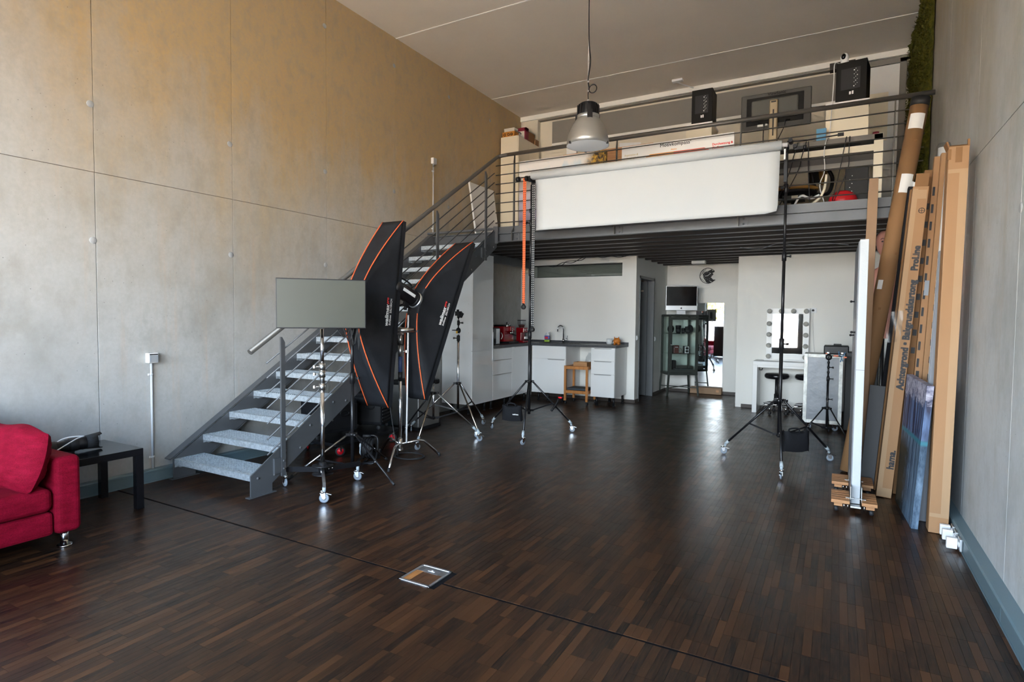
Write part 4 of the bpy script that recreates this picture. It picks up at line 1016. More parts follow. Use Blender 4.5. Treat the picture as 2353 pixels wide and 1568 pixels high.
MB().prism([(XL+.005,7.615),(-4.585,7.615),(-4.585,8.875),(-3.062,8.875),(-3.062,YK-.005),(XL+.005,YK-.005)],lambda u,v,w:(u,v,w),ZT,ZW).build('slab','worktop',wt,bevel=.002)
MB().box(XL+.005,-3.062,YK-.022,YK-.004,ZW,ZW+.032).box(XL+.003,XL+.02,7.62,YK-.02,ZW,ZW+.032).build('upstand','worktop',wt)
snk=thing('sink','flat black inset kitchen sink with drainer','sink',(-4.2,9.2,ZW))
MB().box(-4.50,-3.72,9.0,9.42,ZW,ZW+.006).build('rim','black_plastic',snk,bevel=.002)
MB().box(-4.46,-4.16,9.04,9.38,ZW+.0062,ZW+.0066).build('bowl_opening','matt_black',snk)
for i in range(7): MB().box(-4.10+i*.05,-4.09+i*.05,9.05,9.37,ZW+.006,ZW+.009).build('drainer_rib','black_plastic',snk)
fc=thing('faucet','chrome swan-neck kitchen tap on the worktop','faucet',(-4.20,9.36,ZW))
MB().tube([(-4.20,9.36,ZW),(-4.20,9.36,1.22)]+arc((-4.252,9.345,1.24),.052,0,PI,10,(1,-.0,0),(0,0,1))+[(-4.304,9.34,1.185)],.011,12).build('spout','chrome',fc)
MB().cyl((-4.20,9.36,ZW+.006),(-4.20,9.36,ZW+.07),.022,n=16).build('body','chrome',fc); MB().cyl((-4.18,9.36,ZW+.05),(-4.13,9.35,ZW+.055),.012,n=10).cyl((-4.135,9.35,ZW+.055),(-4.12,9.35,ZW+.125),.006,n=8).build('lever','chrome',fc)
# microwave, espresso machine, grinder
mw_=thing('microwave','black and steel microwave at the left end of the worktop','microwave',(-4.92,7.80,ZW))
MB().box(-5.10,-4.72,7.63,8.02,ZW,ZW+.27).build('housing','black_plastic',mw_,bevel=.004)
MB().box(-4.722,-4.712,7.64,7.90,ZW+.02,ZW+.25).build('door','screen_black',mw_); MB().box(-4.722,-4.712,7.905,8.015,ZW+.015,ZW+.255).build('control_panel','aluminium',mw_)
MB().tube(arc((-4.705,8.0,ZW+.14),.06,R(-60),R(60),8,(.5,.6,0),(0,0,1)),.006,8).build('handle','dull_chrome',mw_)
bl=thing('blender','small white and red kitchen appliance standing on the microwave','appliance',(-4.85,7.80,ZW+.27))
MB().box(-4.93,-4.76,7.70,7.90,ZW+.272,ZW+.36).build('base','white_plastic',bl,bevel=.008); MB().cyl((-4.758,7.84,ZW+.315),(-4.75,7.84,ZW+.315),.02,n=14).build('dial','black_plastic',bl)
MB().lathe([(.055,0),(.062,.10),(.066,.17)],(-4.845,7.80,ZW+.36),18).build('jar','brown_leather',bl); MB().lathe([(.068,0),(.068,.02),(.0,.025)],(-4.845,7.80,ZW+.53),18).build('lid','dull_chrome',bl)
em=thing('espresso_machine','red espresso machine in the kitchen corner','coffee machine',(-4.97,8.55,ZW))
MB().box(-5.09,-4.86,8.42,8.74,ZW+.02,ZW+.285).build('housing','red_enamel',em,bevel=.015); MB().box(-5.09,-4.76,8.42,8.74,ZW,ZW+.03).build('drip_tray','black_plastic',em,bevel=.004)
MB().box(-5.10,-5.085,8.42,8.74,ZW+.02,ZW+.30).box(-5.07,-4.90,8.45,8.70,ZW+.285,ZW+.31).build('tank_lid','black_plastic',em)
MB().box(-4.87,-4.79,8.50,8.66,ZW+.20,ZW+.285).build('brew_head','red_enamel',em,bevel=.01)
MB().cyl((-4.825,8.58,ZW+.155),(-4.825,8.58,ZW+.20),.034,n=18).build('group_head','chrome',em); MB().cyl((-4.825,8.58,ZW+.16),(-4.70,8.53,ZW+.135),.010,n=10).build('portafilter_handle','black_plastic',em)
MB().lathe([(.0,.03),(.028,.028),(.032,0)],(-4.88,8.58,ZW+.30),16).lathe([(.0,.07),(.022,.07),(.022,0)],(-4.86,8.50,ZW+.285),16).build('tamper','chrome',em)
for z in (.215,.25): MB().cyl((-4.79,8.56,ZW+z),(-4.782,8.56,ZW+z),.009,n=10).build('button','chrome',em)
gd_=thing('coffee_grinder','red coffee grinder with a clear bean hopper beside the espresso machine','coffee grinder',(-4.80,8.95,ZW))
MB().box(-4.92,-4.74,8.88,9.06,ZW,ZW+.03).box(-4.90,-4.80,8.90,9.04,ZW+.03,ZW+.20).box(-4.90,-4.745,8.89,9.05,ZW+.17,ZW+.26).build('housing','red_enamel',gd_,bevel=.012)
MB().lathe([(.045,0),(.075,.06),(.075,.12)],(-4.83,8.97,ZW+.262),18).build('hopper','film',gd_); MB().lathe([(0,0),(.078,0),(.078,.012),(0,.014)],(-4.83,8.97,ZW+.38),18).build('lid','black_plastic',gd_)
MB().lathe([(0,0),(.042,.0),(.06,.045),(0,.05)],(-4.83,8.97,ZW+.264),18).build('coffee_beans','brown_leather',gd_)
MB().box(-4.76,-4.735,8.93,9.01,ZW+.06,ZW+.10).build('portafilter_fork','chrome',gd_); MB().cyl((-4.745,8.93,ZW+.22),(-4.738,8.93,ZW+.22),.012,n=10).cyl((-4.745,9.0,ZW+.225),(-4.738,9.0,ZW+.225),.012,n=10).build('button','chrome',gd_)
# bottle, mug, piggy bank
bt=thing('detergent_bottle','washing-up liquid bottle with a purple label beside the sink','bottle',(-4.49,9.30,ZW+.006))
MB().box(-4.535,-4.445,9.27,9.33,ZW+.006,ZW+.05).build('liquid_base','green_liquid',bt,bevel=.012); MB().box(-4.535,-4.445,9.27,9.33,ZW+.05,ZW+.12).build('label_sleeve','blue_label',bt,bevel=.012)
MB().lathe([(.044,0),(.040,.02),(.018,.045),(.018,.055),(.0,.06)],(-4.49,9.30,ZW+.12),16).build('shoulder','white_plastic',bt); MB().cyl((-4.505,9.3,ZW+.17),(-4.43,9.3,ZW+.185),.008,n=8).build('cap','white_plastic',bt)
MB().box(-4.52,-4.46,9.268,9.272,ZW+.065,ZW+.10).build('label_print','red_print',bt)
mg=thing('mug','round white ceramic mug on the right of the worktop','mug',(-3.325,9.29,ZW))
MB().lathe([(0,0),(.040,0),(.052,.03),(.053,.07),(.046,.098),(.043,.098),(.048,.07),(.046,.03),(0,.008)],(-3.325,9.29,ZW),20).build('cup','white_ceramic',mg); MB().tube(arc((-3.272,9.29,ZW+.05),.028,R(-90),R(90),8),.007,8).build('handle','white_ceramic',mg)
pg_=thing('piggy_bank','orange ceramic piggy bank on the worktop corner','piggy bank',(-3.18,9.25,ZW))
MB().sphere((-3.18,9.25,ZW+.065),(.062,.055,.052),20).build('body','orange_ceramic',pg_); MB().cyl((-3.18,9.205,ZW+.06),(-3.18,9.185,ZW+.06),.018,n=14).build('snout','orange_ceramic',pg_)
for s in (-1,1):
    MB().cyl((-3.18+s*.032,9.235,ZW+.105),(-3.18+s*.040,9.23,ZW+.135),.014,.003,8).build('ear','orange_ceramic',pg_)
    for y in (9.22,9.28): MB().cyl((-3.18+s*.035,y,ZW),(-3.18+s*.033,y,ZW+.04),.014,n=10).build('foot','orange_ceramic',pg_)
# wooden trolley in the gap
tr=thing('kitchen_trolley','small oiled-wood trolley with black lower shelf in the gap between white cabinets','trolley',(-3.70,8.98,0))
for x in (-3.905,-3.522):
    for y in (8.80,9.16): MB().box(x-.018,x+.018,y-.018,y+.018,.06,.64).build('leg','wood_trolley',tr,bevel=.003)
for y in (8.80,9.16):
    for z in (.585,.185): MB().box(-3.887,-3.540,y-.012,y+.012,z,z+.05).build('rail','wood_trolley',tr,bevel=.002)
for x in (-3.905,-3.522):
    for z in (.585,.185): MB().box(x-.012,x+.012,8.818,9.142,z,z+.05).build('rail','wood_trolley',tr,bevel=.002)
MB().box(-3.90,-3.527,8.81,9.15,.622,.634).build('top','wood_trolley',tr); MB().box(-3.885,-3.545,8.83,9.13,.235,.270).build('lower_shelf','slate_cloth',tr,bevel=.003)
for x in (-3.905,-3.522):
    for y in (8.80,9.16): MB().lathe([(0,-.01),(.025,-.01),(.025,.01),(0,.01)],(x+.008,y,.027),14,rotm('Y',R(90))).cyl((x,y,.03),(x,y,.065),.009,n=8).build('castor','rubber',tr)
ty=thing('wooden_tray','shallow wooden tray on top of the trolley','tray',(-3.66,9.0,.634))
MB().box(-3.79,-3.55,8.86,9.06,.634,.642).build('tray_base','wood_tray',ty)
MB().box(-3.79,-3.55,8.86,8.87,.642,.70).box(-3.79,-3.55,9.05,9.06,.642,.70).box(-3.79,-3.78,8.87,9.05,.642,.70).box(-3.56,-3.55,8.87,9.05,.642,.70).build('tray_rim','wood_tray',ty)
vz=thing('glass_vase','clear glass decanter standing behind the tray on the trolley','vase',(-3.495,9.10,.634)); MB().lathe([(0,.002),(.05,.004),(.075,.06),(.06,.14),(.02,.20),(.024,.215)],(-3.60,9.10,.634),20).build('glass_body','film',vz)
# things on the kitchen and door walls
tag(MB().lathe([(0,.03),(.035,.03),(.05,.012),(.05,0)],(-5.02,YK,2.28),20,rotm('X',R(90))).lathe([(0,.036),(.022,.034),(.024,.03)],(-5.02,YK,2.28),16,rotm('X',R(90))).build('vent_cover','cream_laminate'),'round beige air vent in the top left kitchen wall corner','vent')
for i,(x,y,z,l) in enumerate(((XD,9.60,1.10,'small white light switch on the wall edge left of the doorway'),(XD,10.72,1.05,'small white light switch on the wall right of the doorway'))):
    s=thing('light_switch',l,'switch',(x,y,z)); MB().box(x,x+.012,y-.04,y+.04,z-.04,z+.04).build('plate','white_plastic',s,bevel=.003); MB().box(x+.012,x+.018,y-.028,y+.028,z-.028,z+.028).build('rocker','white_plastic',s,bevel=.002)
s=thing('wall_bracket','small dark metal bracket on the wall edge beside the vanity wall','bracket',(-1.54,YB,1.0)); MB().box(-1.58,-1.50,YB-.03,YB-.002,1.04,1.05).box(-1.58,-1.50,YB-.03,YB-.002,1.005,1.013).build('prongs','dull_chrome',s)
def cable(name,label,pts,m,r=.005): return tag(MB().tube(spline(pts,8),r,6).build(name,m),label,'cable')
cable('ceiling_cable','two tangled black cables hanging under the deck above the kitchen',[(-4.30,8.9,2.30),(-4.18,8.9,2.29),(-4.02,8.9,2.35),(-3.85,8.9,2.34),(-3.66,8.9,2.42),(-3.45,8.9,2.42),(-3.25,8.9,2.44),(-3.05,8.9,2.40),(-2.85,8.9,2.43)],'rubber',.006)
cable('ceiling_cable','second tangled black cable under the deck above the kitchen, looping lower',[(-4.22,8.92,2.285),(-4.05,8.92,2.31),(-3.95,8.92,2.37),(-3.7,8.92,2.38),(-3.55,8.92,2.46),(-3.35,8.92,2.41),(-3.15,8.92,2.43),(-2.95,8.92,2.41)],'rubber',.006)
cable('ceiling_cable','thin grey cable sagging under the deck above the vanity table',[(-1.2,8.6,2.43),(-.95,8.6,2.40),(-.72,8.6,2.46),(-.45,8.6,2.42),(-.2,8.6,2.44),(.1,8.6,2.40)],'wheel_grey',.004)
tag(MB().box(-2.27,-2.04,10.50,10.62,2.40,2.452).build('exit_lamp','white_plastic',bevel=.006),'small white box lamp under the deck before the back wall','lamp')
# ------------------------------------------------------------------ glass cabinet in the corner
GC=Vector((-2.58,11.06,0)); ga=R(33); gc=thing('display_cabinet','dark green-grey metal display cabinet with glass doors standing across the corner','cabinet',tuple(GC),ga)
w,d=.56,.45
def gp(x,y,z): return (x,y,z)
for sx in (-1,1):
    for sy in (-1,1):
        x,y=sx*(w/2-.02),sy*(d/2-.02)
        MB().bar((x+sx*.035,y+sy*.03,0),(x,y,.40),.030,.030).build('leg','green_metal',gc,world=False)
        MB().box(x-.018,x+.018,y-.018,y+.018,.40,1.50).build('corner_post','green_metal',gc,world=False)
MB().bar((-w/2+.01,-d/2+.01,.15),(w/2-.01,d/2-.01,.15),.016,.016).bar((-w/2+.01,d/2-.01,.15),(w/2-.01,-d/2+.01,.15),.016,.016).build('cross_brace','green_metal',gc,world=False)
MB().box(-w/2,w/2,-d/2,d/2,.385,.425).build('bottom_shelf','green_metal',gc,world=False,bevel=.003); MB().box(-w/2,w/2,-d/2,d/2,1.465,1.508).build('top_shelf','green_metal',gc,world=False,bevel=.018,seg=3)
for z in (.775,1.15): MB().box(-w/2+.03,w/2-.03,-d/2+.03,d/2-.03,z,z+.005).build('glass_shelf','clear_glass',gc,world=False)
for s in (-1,1): MB().box(s*(w/2-.010)-.001,s*(w/2-.010)+.001,-d/2+.04,d/2-.04,.43,1.46).build('side_pane','clear_glass',gc,world=False)
dr_=MB().box(-w/2+.02,-w/2+.06,-d/2-.016,-d/2,.43,1.46).box(w/2-.06,w/2-.02,-d/2-.016,-d/2,.43,1.46).box(-w/2+.06,w/2-.06,-d/2-.016,-d/2,.43,.49).box(-w/2+.06,w/2-.06,-d/2-.016,-d/2,1.41,1.46).build('door','green_metal',gc,world=False)
MB().box(-w/2+.06,w/2-.06,-d/2-.009,-d/2-.007,.49,1.41).build('pane','clear_glass',dr_,world=False); MB().sphere((-w/2+.04,-d/2-.03,.95),.014,10).build('lock_knob','chrome',dr_,world=False)
MB().box(-w/2+.04,w/2-.04,d/2-.006,d/2-.004,.43,1.46).build('back_pane','clear_glass',gc,world=False)
GM=FR[gc.name]
def gput(x,y,z): return tuple(GM@Vector((x,y,z)))
def lens_small(name,label,x,y,z,r,h,hood=False):
    t=thing(name,label,'camera lens',gput(x,y,z)); pr=[(0,0),(r*.8,0),(r*.8,h*.15),(r,h*.2),(r,h*.75),(r*1.08,h*.78),(r*1.08,h),(r*.9,h),(0,h*.97)]
    MB().lathe(pr,(0,0,0),16).build('barrel','black_plastic',t,world=False); MB().lathe([(r*1.01,h*.3),(r*1.03,h*.31),(r*1.03,h*.5),(r*1.01,h*.51)],(0,0,0),16).build('focus_ring','rubber',t,world=False); return t
lens_small('camera_lens','wide short black lens on the top glass shelf of the display cabinet',-.06,-.10,1.156,.048,.15)
lens_small('camera_lens','small black lens in the middle of the top glass shelf',.035,-.10,1.156,.034,.10)
lens_small('camera_lens','tall slim black lens on the top glass shelf, right of the small one',.115,-.08,1.156,.036,.13)
for (x,lab) in ((-.17,'black lens pouch at the left end of the top glass shelf'),(.20,'black lens pouch at the right end of the top glass shelf')):
    o=MB().sphere(gput(x,0.0,1.236),(.062,.055,.08),16).build('lens_pouch','soft_black'); tag(o,lab,'pouch')
def bagcam(name,label,x,y,z,w_,h_,m):
    t=thing(name,label,'camera case',gput(x,y,z),ga); MB().box(-w_/2,w_/2,-.05,.05,0,h_).build('case_body',m,t,world=False,bevel=.012); MB().box(-w_/2-.003,w_/2+.003,-.055,.03,h_*.72,h_+.004).build('flap',m,t,world=False,bevel=.008)
    MB().tube(spline([(w_/2,0,h_*.7),(w_/2+.05,-.02,h_*.6),(w_/2+.06,-.03,.02),(w_/2,-.03,.006)],5),.005,6).build('strap',m,t,world=False); return t
bc=bagcam('camera_case','brown leather camera case on the middle glass shelf',-.10,-.08,.781,.10,.15,'brown_leather'); MB().box(-.03,.03,-.058,-.056,.115,.125).build('nameplate','white_print',bc,world=False)
vc=thing('twin_lens_camera','black and white vintage camera on the middle glass shelf','camera',gput(.10,-.08,.781),ga)
MB().box(-.045,.045,-.045,.045,0,.14).build('body','black_plastic',vc,world=False,bevel=.004); MB().box(-.038,.038,-.048,-.045,.008,.132).build('faceplate','white_plastic',vc,world=False)
for z in (.045,.10): MB().cyl((0,-.048,z),(0,-.068,z),.024,n=16).build('lens','black_plastic',vc,world=False)
MB().cyl((.05,0,.10),(.065,0,.10),.016,n=12).build('winding_knob','chrome',vc,world=False)
pb=MB().box(-.07,.07,-.04,.04,0,.22).build('equipment_pouch','soft_black',bevel=.025,seg=3); pb.location=gput(-.12,.02,.43); pb.rotation_euler=(0,0,ga); tag(pb,'upright black padded pouch on the cabinet floor','pouch')
bx=thing('camera_box','dark box with pale lid and white lettering on the cabinet floor','box',gput(.06,-.06,.426),ga); MB().box(-.17,.16,-.10,.10,0,.07).build('box_body','slate_cloth',bx,world=False,bevel=.004); MB().box(-.17,.16,-.10,.10,.072,.125).build('lid','film',bx,world=False,bevel=.006)
text('lettering','Nikon',.026,(.09,-.1015,.03),(1,0,0),(0,0,1),'white_print',bx,world=False,bold=.0012)
# all-in-one computer on the cabinet
ia=R(20); im=thing('desktop_computer','silver all-in-one computer with black screen on top of the display cabinet','computer',(-2.545,11.0,1.508),ia)
MB().box(-.285,.285,-.02,.02,.075,.535).build('housing','aluminium',im,world=False,bevel=.006); MB().box(-.272,.272,-.0215,-.0195,.165,.522).build('screen','screen_black',im,world=False)
MB().box(-.10,.10,-.10,.09,0,.010).build('foot_plate','aluminium',im,world=False,bevel=.003); MB().prism([(.0,.010),(.06,.010),(.05,.2),(.02,.2)],lambda u,v,w_:(w_,u,v),-.08,.08).build('neck','aluminium',im,world=False)
ap=MB(); pts=[]
for i in range(28):
    a=2*PI*i/28; r=.016*(1+.10*math.cos(2*a)-.06*math.sin(a)); 
    if abs(a)<.55 or a>2*PI-.55: r*=.80
    pts.append((r*math.cos(a)*.92,.118+r*math.sin(a)))
ap.prism(pts,lambda u,v,w_:(u,w_,v),-.0225,-.0205); ap.prism([(.0,.137),(.006,.139),(.009,.147),(.003,.145)],lambda u,v,w_:(u,w_,v),-.0225,-.0205); ap.build('logo','black_print',im,world=False)
# wall clock cut from a record
ck=thing('wall_clock','round black cut-out wall clock with white hands and a notched right side','clock',(-2.178,YB,2.253))
def cw(u,v,w_): return (-2.178+u,YB-.02+w_,2.253+v)
rk=.150
ring=[]
for i in range(31):
    a=R(35)+R(292)*i/30; ring.append((rk*math.cos(a),rk*math.sin(a)))
inner=[(x*.93,y*.93) for x,y in reversed(ring)]
MB().prism(ring+inner,cw,0,.006).build('rim','matt_black',ck)
MB().prism([(.02,-.085),(.09,-.12),(.148,-.078),(.10,-.075),(.06,-.03),(.105,.03),(.085,.05),(.125,.07),(.12,.10),(.09,.09),(.07,.12),(.0,.085),(-.05,.075),(-.09,.03),(-.075,-.04),(-.02,-.13),(.03,-.145),(.07,-.13)],cw,0,.006).build('cut_out','matt_black',ck)
MB().bar(cw(-.145,.0,.003),cw(-.03,.13,.003),.005,.004,(0,1,0)).bar(cw(-.14,-.04,.003),cw(-.04,-.12,.003),.005,.004,(0,1,0)).bar(cw(-.1,.04,.003),cw(-.08,.12,.003),.005,.004,(0,1,0)).build('spokes','matt_black',ck)
for i in range(12):
    a=R(30*i); MB().bar(cw(.062*math.cos(a),.062*math.sin(a),-.002),cw(.072*math.cos(a),.072*math.sin(a),-.002),.004,.002,(0,1,0)).build('hour_mark','box_grey',ck)
MB().bar(cw(0,0,-.004),cw(.055,.05,-.004),.008,.002,(0,1,0)).bar(cw(0,0,-.004),cw(-.05,-.005,-.004),.009,.002,(0,1,0)).build('hands','white_print',ck)
# tall mirror
mr=thing('wall_mirror','tall frameless mirror standing against the back wall right of the display cabinet','mirror',(-2.11,YB,.09))
MB().box(-2.375,-1.868,YB-.016,YB-.002,.13,1.735).build('backing','skirting',mr); MB().box(-2.375,-1.868,YB-.020,YB-.016,.13,1.735).build('glass','mirror',mr)
stp=thing('wooden_step','low pale wooden box under the tall mirror','box',(-2.11,YB-.06,0)); MB().box(-2.43,-1.86,YB-.16,YB-.002,.006,.125).build('box_body','carton_tan',stp,bevel=.002); MB().box(-1.95,-1.90,YB-.1615,YB-.16,.05,.09).build('mark','wood_desk',stp)
# ------------------------------------------------------------------ vanity corner
vt=thing('vanity_table','white vanity table with thick panel legs against the back wall','table',(-.62,9.8,0))
MB().box(-1.11,-.10,9.58,YU-.014,.735,.795).build('table_top','white_laminate',vt,bevel=.002); MB().box(-1.11,-1.045,9.58,YU-.014,0,.735).build('panel_leg','white_laminate',vt,bevel=.002); MB().box(-.165,-.10,9.58,YU-.014,0,.735).build('panel_leg','white_laminate',vt,bevel=.002)
MB().box(-1.045,-.165,9.60,9.62,.70,.735).build('apron','white_laminate',vt); MB().tube([(-1.02,9.62,.72),(-1.02,9.62,.66),(-.985,9.62,.66),(-.975,9.62,.69)],.008,8).build('hook','black_metal',vt)
vm=thing('vanity_mirror','white make-up mirror framed with round bulbs on the vanity table','mirror',(-.66,9.95,.795))
MB().box(-.965,-.882,9.93,9.97,.80,1.61).box(-.452,-.367,9.93,9.97,.80,1.61).box(-.882,-.452,9.93,9.97,1.522,1.61).box(-.882,-.452,9.93,9.97,.80,.905).build('frame','white_laminate',vm,bevel=.002); MB().box(-.882,-.452,9.945,9.955,.905,1.522).build('glass','mirror',vm)
MB().box(-.99,-.34,9.88,9.99,.795,.812).build('base_board','white_laminate',vm,bevel=.002)
for p in [(-.925,z) for z in (.86,1.03,1.20,1.37,1.565)]+[(-.41,z) for z in (.86,1.03,1.20,1.37,1.565)]+[(-.755,1.565),(-.585,1.565)]:
    q=MB().lathe([(.014,0),(.016,.015),(.033,.035),(.037,.052),(.028,.076),(.012,.086),(0,.088)],(p[0],9.93,p[1]),16,rotm('X',R(90))).build('bulb','bulb',vm)
so=thing('wall_socket','white double wall socket right of the make-up mirror','socket',(-.32,YU,1.58)); MB().box(-.355,-.275,YU-.014,YU-.001,1.54,1.62).build('plate','white_plastic',so,bevel=.004); MB().cyl((-.325,YU-.014,1.58),(-.325,YU-.03,1.58),.018,n=14).build('plug','matt_black',so)
cable('mirror_cord','thin white power cord hanging from the socket beside the make-up mirror',[(-.325,YU-.03,1.57),(-.33,YU-.03,1.4),(-.31,YU-.03,1.1),(-.27,YU-.03,.82)],'box_grey',.004)
def stool(label,x,y):
    t=thing('stool',label,'stool',(x,y,0),random.uniform(0,1),'black swivel stools under the vanity')
    MB().lathe([(0,.085),(.15,.085),(.168,.07),(.175,.045),(.168,.02),(.15,.005),(0,.005)],(0,0,.53),32).build('seat','black_lacquer',t,world=False); MB().cyl((0,0,.20),(0,0,.535),.024,n=14).cyl((0,0,.12),(0,0,.3),.034,n=14).build('gas_column','black_plastic',t,world=False)
    MB().tube([Vector((.17*math.cos(2*PI*i/24),.17*math.sin(2*PI*i/24),.155)) for i in range(24)],.009,8,closed=True).build('foot_ring','chrome',t,world=False)
    for i in range(5):
        a=2*PI*i/5; c=Vector((math.cos(a),math.sin(a),0)); l=MB().tube([c*.02+Vector((0,0,.14)),c*.165+Vector((0,0,.12)),c*.19+Vector((0,0,.10)),c*.19+Vector((0,0,.06))],.013,8).build('leg','chrome',t,world=False)
        MB().lathe([(0,-.018),(.024,-.016),(.027,0),(.024,.016),(0,.018)],c*.19+Vector((0,0,.028)),14,Matrix.Rotation(a,3,'Z')@rotm('X',R(90))).build('castor','rubber',l,world=False)
    return t
stool('round black swivel stool under the vanity, left one',-.775,9.66); stool('round black swivel stool under the vanity, partly behind the flight case',-.36,9.70)
fcs=thing('flight_case','upright grey flight case with worn aluminium edges on castors','flight case',(-.14,8.7,0))
X0,X1,Y0,Y1,Z0,Z1=-.362,.085,8.50,8.92,.09,.995
MB().box(X0+.03,X1-.03,Y0+.005,Y1-.005,Z0+.03,Z1-.03).build('panel','flight_panel',fcs); MB().box(X1-.028,X1-.004,Y0+.03,Y1-.03,Z0+.03,Z1-.03).build('side_panel','matt_black',fcs)
eb=MB(); e=.045
for x in (X0,X1-e): eb.box(x,x+e,Y0,Y0+e,Z0,Z1)
for z in (Z0,Z1-e): eb.box(X0+e,X1-e,Y0,Y0+e,z,z+e)
eb.box(X0,X1,Y0+e,Y1,Z1-.012,Z1); eb.box(X0,X0+.01,Y0+e,Y1,Z0,Z1)
mat('worn_edge',(.62,.63,.60),.5,metal=.3,var=(18,.25)); eb.build('edge_trim','worn_edge',fcs,bevel=.003)
for p in ((X0+.07,Y0+.06),(X1-.07,Y0+.06),(X0+.07,Y1-.06),(X1-.07,Y1-.06)): caster(fcs,p,.3,r=.036,brake=False)
tbx=thing('tool_case','black ribbed plastic case lying on top of the flight case','case',(-.02,8.72,.995))
MB().box(-.14,.145,8.56,8.88,.996,1.105).build('shell','black_plastic',tbx,bevel=.012)
for i in range(9): MB().box(-.115+i*.027,-.103+i*.027,8.553,8.56,1.01,1.07).build('rib','black_plastic',tbx)
MB().box(-.03,.06,8.66,8.76,1.105,1.125).build('grip','black_plastic',tbx,bevel=.005)
for x in (-.09,.07): MB().box(x-.012,x+.012,8.55,8.556,1.005,1.02).build('latch','dull_chrome',tbx)
blk=thing('storage_chest','tall black equipment trunk between the flight case and the foam board','trunk',(.30,8.75,0)); MB().box(.11,.47,8.55,9.0,.02,1.02).build('shell','matt_black',blk,bevel=.01); MB().box(.12,.46,8.54,8.55,.98,1.02).build('lid','black_plastic',blk); MB().box(.20,.23,8.535,8.55,.55,.75).build('red_ribbon','red_print',blk)
# ------------------------------------------------------------------ leaning stock against the right wall
def lean_box(name,label,b0,t0,wx,wy,m,cat='carton',parts=True,group=None,ax=None):
    """square-section carton from floor point b0 to top centre t0"""
    B=Vector(b0); T=Vector(t0); u=(T-B).normalized(); x=Vector((1,0,0)); x=(x-u*x.dot(u)).normalized(); y=u.cross(x); L=(T-B).length
    t=thing(name,label,cat,(b0[0],b0[1],0),0,group); F=Matrix((x,y,u)).transposed()
    zl=.5*(abs(x.z)*wx+abs(y.z)*wy); B=B+Vector((0,0,zl+.001))
    MB().obox(B.lerp(T,.5),(wx,wy,L),F).build('tube_body',m,t,bevel=.003)
    return t,B,T,F,L
# tall box nearest the camera
t,B,T,F,L=lean_box('long_carton','tallest plain brown carton standing nearest in front of the right wall',(.640,4.865,0),(.672,4.895,2.60),.110,.13,'carton')
MB().obox(B.lerp(T,.5)+F@Vector((-.0556,-.02,0)),(.0012,.03,L*.98),F).build('side_seam','carton_dark',t)
MB().obox(B.lerp(T,.5)+F@Vector((.0,-.0656,-.02)),(.108,.0010,L*.9),F).build('front_tape','carton_pale',t); MB().obox(B.lerp(T,.5)+F@Vector((-.022,-.0662,-.02)),(.060,.0010,L*.88),F).build('front_strip','carton',t)
MB().obox(T+F@Vector((.0,-.0665,-.055)),(.036,.001,.10),F).obox(T+F@Vector((-.05,-.0665,-.05)),(.018,.001,.07),F).build('torn_patch','carton_dark',t)
MB().obox(T+F@Vector((.0,-.05,.004)),(.11,.03,.012),F@rotm('X',R(25))).obox(T+F@Vector((.05,-.05,.02)),(.012,.02,.05),F).obox(T+F@Vector((-.056,.0,.01)),(.010,.11,.06),F@rotm('Y',R(-20))).build('open_flap','carton_dark',t)
# printed carton
t,B,T,F,L=lean_box('printed_carton','brown backdrop carton with large black lettering along its front, leaning at the right',(.372,5.605,0),(.548,5.66,2.50),.105,.11,'carton',group=None)
nrm=F@Vector((0,-1,0)); upv=F.col[2]; rgt=F.col[0]
MB().obox(B.lerp(T,.5)+F@Vector((-.034,-.0556,0)),(.036,.001,L*.985),F).build('pale_strip','carton_pale',t)
MB().obox(T+F@Vector((.004,-.02,.055)),(.088,.004,.11),F@rotm('X',R(12))).build('open_flap','carton_dark',t)
def cpos(f,dx=.022): return B.lerp(T,f)+F@Vector((dx,-.0568,0))
text('lettering','hama.',.056,cpos(.125),upv,-rgt,'black_print',t,bold=.0026,width=.15)
text('lettering','Achtergrond \u2022 Bakgrundskartong',.060,cpos(.53),upv,-rgt,'black_print',t,bold=.0034,width=.88)
text('lettering','ProLine',.060,cpos(.775),upv,-rgt,'black_print',t,bold=.0034,width=.19)
MB().tube(arc(tuple(cpos(.925)),.020,0,2*PI,14,rgt,upv),.0022,6).bar(cpos(.925)-rgt*.018,cpos(.925)+rgt*.018,.003,.002,nrm).bar(cpos(.925)-upv*.018,cpos(.925)+upv*.018,.003,.002,nrm).build('printed_mark','black_print',t)
MB().obox(B+F@Vector((.0,-.0562,.04)),(.10,.001,.07),F).build('tape','carton_pale',t); MB().obox(T+F@Vector((.0,-.0562,-.06)),(.085,.001,.07),F).build('tape','carton_pale',t)
MB().grid(lambda u,v: tuple(B.lerp(T,.50+.10*v)+F@Vector((-.115+.10*u,-.062-.01*math.sin(5*u+4*v),.02*u))),6,6).build('torn_film','film',t)
